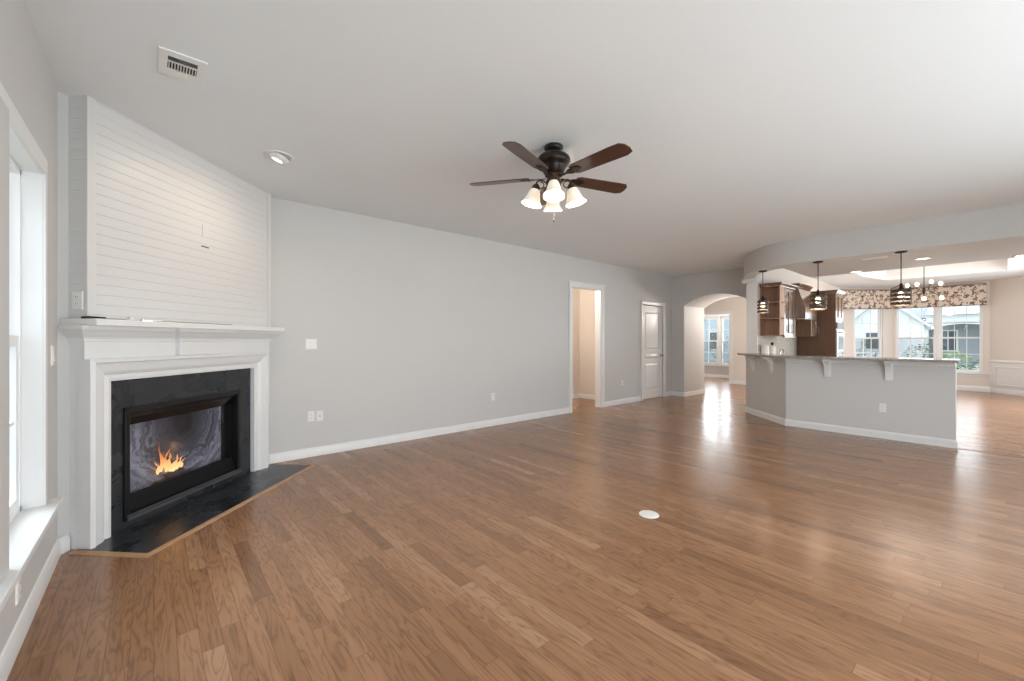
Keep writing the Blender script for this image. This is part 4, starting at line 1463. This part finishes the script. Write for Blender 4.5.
# ------------------------------------------------------------------ PENDANTS
def pendant(loc, label, turn, straight, k_=1.0):
    t = empty('pendant_light', loc, turn, None, label, 'pendant light', 'pendants over the breakfast bar')
    MB().lathe([(0, 0), (0.062, 0), (0.062, -0.010), (0.050, -0.018), (0.010, -0.022), (0, -0.022)], 24).build('canopy', M['bronze'], t, smooth=True)
    MB().tube([(0, 0, -0.02), (0, 0, -0.42)], 0.0055, 8).build('rod', M['bronze'], t)
    c = MB()
    zt = -0.42
    c.lathe([(0, zt + 0.02), (0.014, zt + 0.018), (0.018, zt - 0.03), (0.03, zt - 0.045), (0.03, zt - 0.075), (0, zt - 0.075)], 14)
    # spider arms carrying the bands
    for k in range(4):
        a = k * PI / 2
        c.tube([(0.01 * math.cos(a), 0.01 * math.sin(a), zt - 0.005), (0.118 * k_ * math.cos(a), 0.118 * k_ * math.sin(a), zt - 0.045), (0.120 * k_ * math.cos(a), 0.120 * k_ * math.sin(a), zt - 0.255)], 0.0045, 6)
    c.build('shade_frame', M['bronze'], t, smooth=True)
    for k in range(4):
        zc = zt - 0.080 - k * 0.054
        tl = 0.0 if straight else 0.10
        ph = k * 1.7
        seg, hw, R0 = 36, 0.0165, 0.122 * k_
        vs, fs = [], []
        for i in range(seg):
            a = 2 * PI * i / seg
            zz = zc + math.sin(a + ph) * tl * 0.12 * (1 + 0.5 * math.sin(2 * a + ph))
            for r_, dz in ((R0, -hw), (R0 + 0.005, -hw), (R0 + 0.005, hw), (R0, hw)):
                vs.append((r_ * math.cos(a), r_ * math.sin(a), zz + dz))
        for i in range(seg):
            j = (i + 1) % seg
            for q_ in range(4):
                q2 = (q_ + 1) % 4
                fs.append((i * 4 + q_, j * 4 + q_, j * 4 + q2, i * 4 + q2))
        MB().add(vs, fs).build('shade_band', M['band'], t, smooth=True)
    MB().lathe([(0, zt - 0.07), (0.016, zt - 0.075), (0.034, zt - 0.12), (0.034, zt - 0.145), (0.02, zt - 0.17), (0, zt - 0.176)], 16).build('bulb', M['bulb'], t, smooth=True)
    p = Vector(loc) + Vector((0, 0, zt - 0.225))
    lamp('pendant_lamp', 'POINT', p, 4.0, (1.0, 0.80, 0.58), 0.035)
    return t
M['band'] = wood('weathered_brown_band', (0.030, 0.020, 0.014), (0.075, 0.048, 0.032), 2, 0.5)
pendant((7.175, 0.775, SZ), 'banded drum pendant above the bar, rightmost and largest of the three', 0.3, True, 0.80)
pendant((7.20, 1.65, SZ), 'banded drum pendant with wavy tilted bands, middle one of the three', 0.8, False, 0.80)
pendant((7.47, 2.45, SZ), 'banded drum pendant nearest the white wall end, leftmost and smallest of three', 1.2, True, 0.60)

# ------------------------------------------------------------------ CHANDELIER
ch = empty('branch_chandelier', (12.0, 0.95, 3.08), 0, None, 'branching chandelier with bare glowing bulbs before the bay window', 'chandelier')
MB().lathe([(0, 0), (0.06, 0), (0.06, -0.02), (0.01, -0.03), (0, -0.03)], 20).build('canopy', M['bronze'], ch, smooth=True)
MB().tube([(0, 0, -0.02), (0, 0, -0.74)], 0.007, 8).build('rod', M['bronze'], ch)
MB().lathe([(0, -0.72), (0.02, -0.73), (0.028, -0.78), (0.02, -0.86), (0, -0.88)], 14).build('hub', M['bronze'], ch, smooth=True)
for (dx, dy, dz) in ((0.1, 0.26, 2.42), (-0.16, 0.09, 2.41), (0.12, -0.10, 2.47), (-0.1, -0.245, 2.40), (-0.12, 0.24, 2.155), (0.14, 0.01, 2.13), (0.0, -0.255, 2.12)):
    z1 = dz - 3.08
    c = MB().tube([(0, 0, -0.78), (dx * 0.45, dy * 0.45, -0.80 + (z1 + 0.78) * 0.15), (dx * 0.85, dy * 0.85, z1 - 0.05 if z1 > -0.78 else z1 + 0.05), (dx, dy, z1)], 0.006, 6)
    arm = c.build('arm', M['bronze'], ch, smooth=True)
    c = MB()
    c.lathe([(0, 0.045), (0.022, 0.035), (0.034, 0.010), (0.030, -0.015), (0.016, -0.035), (0, -0.04)], 14, dx, dy, z1)
    c.build('bulb', M['bulb'], arm, smooth=True)

lamp('chandelier_lamp', 'POINT', (12.0, 0.95, 2.27), 26, (1.0, 0.86, 0.72), 0.22)

# ------------------------------------------------------------------ VALANCES
def valance(name, loc, rz, length, label, ret_left=True, ret_right=True):
    """box valance, local x along the wall, room side is -y"""
    t = empty(name, loc, rz, None, label, 'valance', 'leaf print valances in the bay')
    c = MB()
    c.box(0, -0.125, 2.135, length, -0.110, 2.655)
    # scalloped bottom band
    n = 48
    c.build('face_board', M['fabric'], t, bevel=0.006)
    box(0, -0.11, 2.135, 0.015, 0.0, 2.655).build('return_board', M['fabric'], t)
    box(length - 0.015, -0.11, 2.135, length, 0.0, 2.655).build('return_board', M['fabric'], t)
    box(0.015, -0.11, 2.64, length - 0.015, 0.0, 2.655).build('top_board', M['fabric'], t)
    MB().tube([(0.0, -0.128, 2.137), (length, -0.128, 2.137)], 0.007, 8).build('bottom_cord', M['cordtrim'], t)
    MB().tube([(0.0, -0.128, 2.653), (length, -0.128, 2.653)], 0.007, 8).build('top_cord', M['cordtrim'], t)
    return t
M['cordtrim'] = plain('brown_welt', (0.16, 0.08, 0.05), 0.9, var=0.2)
# middle: local +y outward (world +x): rotate -90 : local x -> world -y
valance('window_valance', (BX - 0.002, 1.79, 0), -PI / 2, 1.66, 'long leaf-print fabric valance above the middle bay window')
valance('window_valance', (BX - 1.36 * s2 - 0.002, BY1 + 1.36 * s2, 0), math.radians(-45), 1.22, 'short leaf-print fabric valance above the angled left bay window')

# ------------------------------------------------------------------ KITCHEN RUN ON THE BEIGE WALL
KF = 2.50       # cabinet front plane
def shaker_door(parent, x0, x1, z0, z1, y, name='door', handle=None):
    c = MB()
    st = 0.055
    c.box(x0, y, z0, x0 + st, y + 0.02, z1); c.box(x1 - st, y, z0, x1, y + 0.02, z1)
    c.box(x0 + st, y, z0, x1 - st, y + 0.02, z0 + st); c.box(x0 + st, y, z1 - st, x1 - st, y + 0.02, z1)
    c.box(x0 + st, y + 0.012, z0 + st, x1 - st, y + 0.02, z1 - st)
    dd = c.build(name, M['cabinet'], parent, bevel=0.002)
    if handle is not None:
        hx, hz0, hz1 = handle
        hb = MB().tube([(hx, y, hz0), (hx, y - 0.028, hz0), (hx, y - 0.028, hz1), (hx, y, hz1)], 0.005, 6)
        hb.build('handle', M['brass'], dd)
    return dd

CZ0, CZ1 = 1.345, 2.25
CROWN = [(0, 2.23), (0.012, 2.232), (0.016, 2.25), (0.045, 2.285), (0.052, 2.30), (0, 2.30)]
os_ = empty('open_shelf_cabinet', (8.44, KF, 0), 0, None, 'brown wooden end cabinet with open shelves facing the living room', 'cabinet')
W_, D_ = 0.26, KY - KF
c = MB()
c.box(0.02, 0.0, CZ0, W_, 0.018, CZ1)                  # front-side panel
c.box(0.0, D_ - 0.012, CZ0, W_, D_, CZ1)               # wall side
c.box(W_ - 0.012, 0.018, CZ0, W_, D_ - 0.012, CZ1)     # back
c.build('carcass', M['cabinet_in'], os_, bevel=0.001)
for zz in (CZ0, 1.655, 1.945, CZ1 - 0.02):
    box(0.0, 0.0, zz, W_ - 0.012, D_ - 0.012, zz + 0.02).build('shelf', M['cabinet_in'], os_, bevel=0.001)
MB().sweep(CROWN, [(0.0, D_), (0.0, 0.0), (W_, 0.0)]).build('crown', M['cabinet'], os_)

uc = empty('wall_cabinet', (8.70, KF, 0), 0, None, 'tall two-door wall cabinet between open shelves and range hood', 'cabinet')
W_ = 0.66
box(0, 0.02, CZ0, W_, D_, CZ1).build('carcass', M['cabinet'], uc)
shaker_door(uc, 0.004, W_ / 2 - 0.002, CZ0 + 0.005, CZ1 - 0.03, 0.0, 'door', (W_ / 2 - 0.035, 1.42, 1.54))
shaker_door(uc, W_ / 2 + 0.002, W_ - 0.004, CZ0 + 0.005, CZ1 - 0.03, 0.0, 'door', (W_ / 2 + 0.035, 1.42, 1.54))
MB().sweep(CROWN, [(0, 0.0), (W_, 0.0)]).build('crown', M['cabinet'], uc)
box(0.0, -0.012, CZ0 - 0.03, W_, 0.03, CZ0).build('light_rail', M['cabinet'], uc, bevel=0.002)

rh = empty('range_hood', (9.37, 2.34, 0), 0, None, 'brown wood range hood with sloping front beside the two-door cabinet', 'range hood')
dpt = KY - 2.34
c = MB().prism([(0.13, 2.285), (0.012, 1.905), (dpt, 1.905), (dpt, 2.285)], 0.0, 0.77, lambda u, v, w_: (w_, u, v))
c.build('hood_canopy', M['cabinet'], rh, bevel=0.002)
box(-0.012, 0.0, 1.69, 0.782, dpt, 1.905).build('hood_band', M['cabinet'], rh, bevel=0.003)
box(0.03, 0.02, 1.675, 0.74, dpt - 0.02, 1.692).build('filter_insert', M['steel'], rh)
MB().sweep([(0, 2.27), (0.014, 2.272), (0.018, 2.295), (0.05, 2.345), (0.055, 2.36), (0, 2.36)], [(0.0, dpt), (0.0, 0.13), (0.77, 0.13), (0.77, dpt)]).build('crown', M['cabinet'], rh)

uc2 = empty('wall_cabinet', (10.155, 2.44, 0), 0, None, 'short wall cabinet visible below and beyond the range hood', 'cabinet')
box(0, 0.02, CZ0, 0.42, KY - 2.44, CZ1).build('carcass', M['cabinet_side'], uc2)
shaker_door(uc2, 0.004, 0.416, CZ0 + 0.005, CZ1 - 0.03, 0.0, 'door', (0.375, 1.42, 1.54))

TC = empty('tall_oven_cabinet', (10.60, 2.13, 0), 0, None, 'tall brown pantry cabinet with wide plain side panel', 'cabinet')
Wt, Dt = 0.64, KY - 2.155
c = MB()
c.box(0.0, 0.0, 0.0, 0.02, Dt, CZ1)
c.build('side_panel', M['cabinet_side'], TC)
c = MB()
c.box(0.02, 0.02, 0.1, Wt, Dt, 0.45)
c.box(0.02, 0.02, 1.66, Wt, Dt, CZ1)
c.box(0.02, 0.40, 0.45, Wt, Dt, 1.66)
c.box(Wt - 0.02, 0.0, 0.45, Wt, Dt, 1.66)
c.build('carcass', M['cabinet'], TC)
shaker_door(TC, 0.022, Wt / 2 - 0.002, 1.70, CZ1 - 0.02, 0.0, 'door', (Wt / 2 - 0.035, 1.74, 1.86))
shaker_door(TC, Wt / 2 + 0.002, Wt - 0.004, 1.70, CZ1 - 0.02, 0.0, 'door', (Wt / 2 + 0.035, 1.74, 1.86))
shaker_door(TC, 0.022, Wt - 0.004, 0.12, 0.43, 0.0, 'drawer')
MB().sweep([(0, 2.23), (0.012, 2.232), (0.016, 2.25), (0.045, 2.285), (0.052, 2.30), (0, 2.30)], [(0.0, Dt), (0.0, 0.0), (Wt, 0.0)]).build('crown', M['cabinet'], TC)
ov_ = empty('built_in_oven', (10.62, 2.13, 0.45), 0, None, 'stainless double wall oven with bar handles in the tall cabinet', 'oven')
Wo = Wt - 0.04
box(0.0, 0.005, 0.0, Wo, 0.38, 1.205).build('oven_body', M['steel'], ov_)
for z0, z1 in ((0.02, 0.52), (0.55, 1.04)):
    dd = MB().box(0.01, -0.025, z0, Wo - 0.01, 0.005, z1).build('door', M['steel'], ov_, bevel=0.004)
    box(0.09, -0.027, z0 + 0.08, Wo - 0.09, -0.0245, z1 - 0.13).build('oven_glass', M['black_gloss'], dd)
    MB().tube([(0.05, -0.025, z1 - 0.06), (0.05, -0.07, z1 - 0.06), (Wo - 0.05, -0.07, z1 - 0.06), (Wo - 0.05, -0.025, z1 - 0.06)], 0.011, 8).build('handle', M['steel'], dd)
box(0.01, -0.022, 1.06, Wo - 0.01, 0.005, 1.19).build('control_panel', M['steel_dark'], ov_, bevel=0.003)

bc = empty('base_cabinet', (8.44, 2.25, 0), 0, None, 'brown base cabinet run under the kitchen worktop', 'cabinet')
box(0, 0.06, 0, 2.14, KY - 2.275, 0.1).build('plinth', M['cabinet'], bc)
box(0, 0.02, 0.1, 2.14, KY - 2.275, 0.885).build('carcass', M['cabinet'], bc)
for k in range(4):
    shaker_door(bc, 0.004 + k * 0.535, 0.531 + k * 0.535, 0.11, 0.87, 0.0, 'door', (0.49 + k * 0.535, 0.70, 0.82))
o = box(8.42, 2.22, 0.885, 10.585, KY, 0.92).build('kitchen_worktop', M['granite'], bevel=0.004)
tag(o, 'grey granite worktop under the wooden wall cabinets', 'countertop')
o = box(8.325, KY - 0.008, 0.92, 10.585, KY, 1.36).build('trim_9', M['tile'])
struct(o, 'beige mosaic tile backsplash below the wooden cabinets', 'backsplash')

# things on the worktop
t = empty('soap_bottle', (8.58, 2.66, 0.92), 0, None, 'cream bottle with dark stopper in front of the tile backsplash', 'bottle')
MB().lathe([(0, 0), (0.050, 0), (0.053, 0.01), (0.053, 0.225), (0.045, 0.245), (0.02, 0.255), (0, 0.255)], 20).build('bottle_body', M['ceramic'], t, smooth=True)
MB().lathe([(0, 0.255), (0.02, 0.255), (0.018, 0.275), (0.026, 0.285), (0.022, 0.305), (0, 0.31)], 16).build('stopper', M['black_metal'], t, smooth=True)
t = empty('storage_jar', (8.46, 2.74, 0.92), 0, None, 'pale jar on the worktop left of the cream bottle', 'jar')
MB().lathe([(0, 0), (0.062, 0), (0.066, 0.01), (0.066, 0.22), (0.058, 0.235), (0, 0.235)], 20).build('jar_body', M['plastic'], t, smooth=True)
MB().lathe([(0, 0.235), (0.060, 0.235), (0.060, 0.255), (0.012, 0.262), (0.012, 0.28), (0, 0.282)], 20).build('lid', M['plastic'], t, smooth=True)
t = empty('kitchen_faucet', (8.98, 2.62, 0.92), 0, None, 'low arched chrome faucet standing on the kitchen worktop', 'faucet')
arc = [(-0.11, 0, 0.0), (-0.11, 0, 0.09)] + [(-0.11 * math.cos(a), 0, 0.10 + 0.085 * math.sin(a)) for a in [i * PI / 10 for i in range(1, 10)]] + [(0.11, 0, 0.10)]
MB().tube(arc, 0.012, 10).build('spout', M['chrome'], t, smooth=True)
MB().lathe([(0, 0), (0.028, 0), (0.026, 0.012), (0, 0.014)], 16, -0.11, 0, 0).build('base_ring', M['chrome'], t, smooth=True)
MB().tube([(-0.11, 0, 0.06), (-0.11, -0.05, 0.085)], 0.006, 8).build('lever', M['chrome'], t)

# ------------------------------------------------------------------ OUTSIDE
GZ = -0.45
c = MB().box(-40, -60, GZ - 0.1, 90, 60, GZ)
struct(c.build('ground', M['lawn']), 'muted lawn outside the windows', 'ground')

nh = empty('neighbor_house', (45, 0, GZ), 0, None, 'white sided house with gable and arched porch outside the bay window', 'house')
def hz(z):            # world z -> local
    return z - GZ
c = MB()
c.box(2.6, -9, 0, 9, 9.0, hz(3.2))
c.build('house_wall', M['siding'], nh)
# gabled wing
gy0, gy1, ga, ge = 3.55, 8.3, 4.75, 2.55
gp = [(gy0, 0), (gy1, 0), (gy1, hz(ge)), ((gy0 + gy1) / 2, hz(ga)), (gy0, hz(ge))]
MB().prism(gp, 0.0, 3.0, lambda u, v, w_: (w_, u, v)).build('gable_wing', M['siding'], nh)
def slab(p, q, x0, x1, t_):
    return MB().prism([p, q, (q[0], q[1] + t_), (p[0], p[1] + t_)], x0, x1, lambda u, v, w_: (w_, u, v))
mid = (gy0 + gy1) / 2
sl = (ga - ge) / (mid - gy0)
slab((gy0 - 0.35, hz(ge - 0.35 * sl)), (mid, hz(ga)), -0.3, 5.5, 0.16).build('gable_roof', M['roofing'], nh)
slab((mid, hz(ga)), (gy1 + 0.35, hz(ge - 0.35 * sl)), -0.3, 5.5, 0.16).build('gable_roof', M['roofing'], nh)
slab((gy0 - 0.35, hz(ge - 0.35 * sl)) , (mid, hz(ga)), -0.36, -0.3, 0.24).build('rake_board', M['vinyl'], nh)
slab((mid, hz(ga)), (gy1 + 0.35, hz(ge - 0.35 * sl)), -0.36, -0.3, 0.24).build('rake_board', M['vinyl'], nh)
# main roof
MB().prism([(1.9, hz(3.05)), (9.6, hz(3.05)), (5.8, hz(6.0))], -9.4, 9.4, lambda u, v, w_: (u, w_, v)).build('main_roof', M['roofing'], nh)
# porch: header with arches, columns, recessed wall
px0, px1 = -4.5, 3.5
c = MB()
c.box(0.3, px0, hz(2.55), 0.7, px1, hz(3.25))
nar = 2
wd = (px1 - px0) / nar
for k in range(nar):
    a0 = px0 + k * wd + 0.15
    a1 = a0 + wd - 0.3
    P = arch_pts(a0, a1, hz(2.1), hz(2.5), 14)
    for p_, q_ in zip(P[:-1], P[1:]):
        c.prism([p_, q_, (q_[0], hz(2.6)), (p_[0], hz(2.6))], 0.3, 0.7, lambda u, v, w_: (w_, u, v))
c.build('porch_header', M['siding'], nh)
for k in range(nar + 1):
    yy = px0 + k * wd
    box(0.3, yy - 0.16, 0, 0.7, yy + 0.16, hz(2.6)).build('porch_column', M['vinyl'], nh)
MB().prism([(-0.1, hz(3.2)), (3.4, hz(3.2)), (3.4, hz(4.3))], px0 - 0.3, px1, lambda u, v, w_: (u, w_, v)).build('porch_roof', M['roofing'], nh)
box(2.45, px0, 0, 2.62, px1, hz(2.9)).build('porch_wall', M['porch_dark'], nh)
for yy in (-2.9, 0.2, 2.4):
    wf = box(2.36, yy - 0.55, hz(0.4), 2.46, yy + 0.55, hz(2.1)).build('house_window', M['vinyl'], nh)
    box(2.33, yy - 0.43, hz(0.5), 2.37, yy - 0.04, hz(2.0)).build('pane', M['ext_glass'], wf)
    box(2.33, yy + 0.04, hz(0.5), 2.37, yy + 0.43, hz(2.0)).build('pane', M['ext_glass'], wf)
for yy in (6.6,):
    wf = box(-0.06, yy - 0.5, hz(0.5), 0.02, yy + 0.5, hz(2.0)).build('house_window', M['vinyl'], nh)
    box(-0.09, yy - 0.4, hz(0.6), -0.05, yy + 0.4, hz(1.9)).build('pane', M['ext_glass'], wf)

n3 = empty('neighbor_house', (-4.2, 17, GZ), 0, None, 'pale house wall seen slantwise through the tall left window', 'house')
box(-7, 0, 0, 3.0, 6, 4.2).build('house_wall', M['siding_blue'], n3)
MB().prism([(-0.5, 4.2), (6.5, 4.2), (3, 6.6)], -7.4, 3.4, lambda u, v, w_: (w_, u, v)).build('main_roof', M['roofing'], n3)
for xx in (-0.6, 1.6):
    wf = box(xx - 0.5, -0.08, 0.9, xx + 0.5, 0.02, 2.4).build('house_window', M['vinyl'], n3)
    box(xx - 0.4, -0.11, 1.0, xx + 0.4, -0.07, 2.3).build('pane', M['ext_glass'], wf)

n2 = empty('neighbor_house', (36, 0, GZ), 0, None, 'blue grey sided house seen through the far front room window', 'house')
box(0, 11.5, 0, 8, 26, 6.2).build('house_wall', M['siding_blue'], n2)
MB().prism([(-0.6, 6.2), (8.6, 6.2), (4, 9.0)], 11.0, 26.5, lambda u, v, w_: (u, w_, v)).build('main_roof', M['roofing'], n2)
for yy, zz in ((13.2, 0.9), (15.4, 0.9), (17.6, 0.9), (13.2, 3.6), (15.4, 3.6), (17.6, 3.6)):
    wf = box(-0.08, yy - 0.55, zz, 0.02, yy + 0.55, zz + 1.6).build('house_window', M['vinyl'], n2)
    box(-0.12, yy - 0.45, zz + 0.1, -0.07, yy + 0.45, zz + 1.5).build('pane', M['ext_glass'], wf)

def shrub(loc, rx, rz, mat, label, n=260, leaf=0.16):
    t = empty('garden_shrub', loc, 0, None, label, 'shrub', 'shrubs outside the windows')
    c = MB()
    for _ in range(n):
        u, v = random.uniform(0, 2 * PI), random.uniform(-0.5, 1)
        r = random.uniform(0.75, 1.05)
        p = Vector((rx * r * math.cos(u) * math.sqrt(max(0, 1 - v * v)), rx * r * math.sin(u) * math.sqrt(max(0, 1 - v * v)), rz * (0.5 + 0.5 * v * r)))
        q = Matrix.Rotation(random.uniform(0, 6.28), 3, 'Z') @ Matrix.Rotation(random.uniform(-1.2, 1.2), 3, 'X')
        s_ = leaf * random.uniform(0.6, 1.3)
        pts = [q @ Vector(a) * s_ + p for a in ((-0.5, 0, 0), (0, -0.28, 0.05), (0.5, 0, 0), (0, 0.28, 0.05))]
        c.add(pts, [(0, 1, 2, 3)])
    c.build('foliage', mat, t)
    MB().tube([(0, 0, 0), (0.02, 0.01, rz * 0.5)], [0.05, 0.03], 6).build('stem', M['bark'], t)
    return t
shrub((30, 1.25, GZ), 0.62, 1.15, M['leaf_light'], 'light green rounded shrub behind the right sash of the bay window')
shrub((30.5, -0.15, GZ), 0.66, 1.35, M['leaf'], 'dark green rounded shrub at the right edge of the bay window')
shrub((26, 0.8, GZ), 0.85, 0.85, M['leaf_blue'], 'low blue-green shrub just above the sill of the bay window')
shrub((38, 5.4, GZ), 1.1, 1.9, M['leaf_blue'], 'broad blue-green shrub behind the left sash of the middle bay window')
shrub((36.5, 2.9, GZ), 0.9, 1.5, M['leaf'], 'dark shrub behind the mullion of the middle bay window')
shrub((40, 8.2, GZ), 1.3, 1.9, M['leaf'], 'dark green shrub behind the angled bay window')
shrub((28, 11.0, GZ), 1.4, 2.0, M['leaf_blue'], 'blue-green shrub low outside the far front room window')

def tree(loc, hgt, rad, label, n=900):
    t = empty('yard_tree', loc, 0, None, label, 'tree', 'trees outside the windows')
    c = MB()
    for _ in range(n):
        d_ = Vector((random.gauss(0, 1), random.gauss(0, 1), random.gauss(0, 1))).normalized() * rad * random.uniform(0.5, 1.0)
        p = d_ + Vector((0, 0, hgt))
        q = Matrix.Rotation(random.uniform(0, 6.28), 3, 'Z') @ Matrix.Rotation(random.uniform(-1.4, 1.4), 3, 'X')
        s_ = 0.34 * random.uniform(0.6, 1.3)
        c.add([q @ Vector(a) * s_ + p for a in ((-0.5, 0, 0), (0, -0.3, 0.05), (0.5, 0, 0), (0, 0.3, 0.05))], [(0, 1, 2, 3)])
    c.build('foliage', M['leaf_blue'], t)
    MB().tube([(0, 0, 0), (0.05, 0, hgt * 0.5), (0, 0.05, hgt)], [0.16, 0.12, 0.06], 8).build('trunk', M['bark'], t)
tree((56, 11.5, GZ), 5.2, 2.2, 'bluish tree beyond the white house at the top of the angled bay window')
tree((33, 16.2, GZ), 3.6, 1.2, 'bluish tree outside the far front room window')
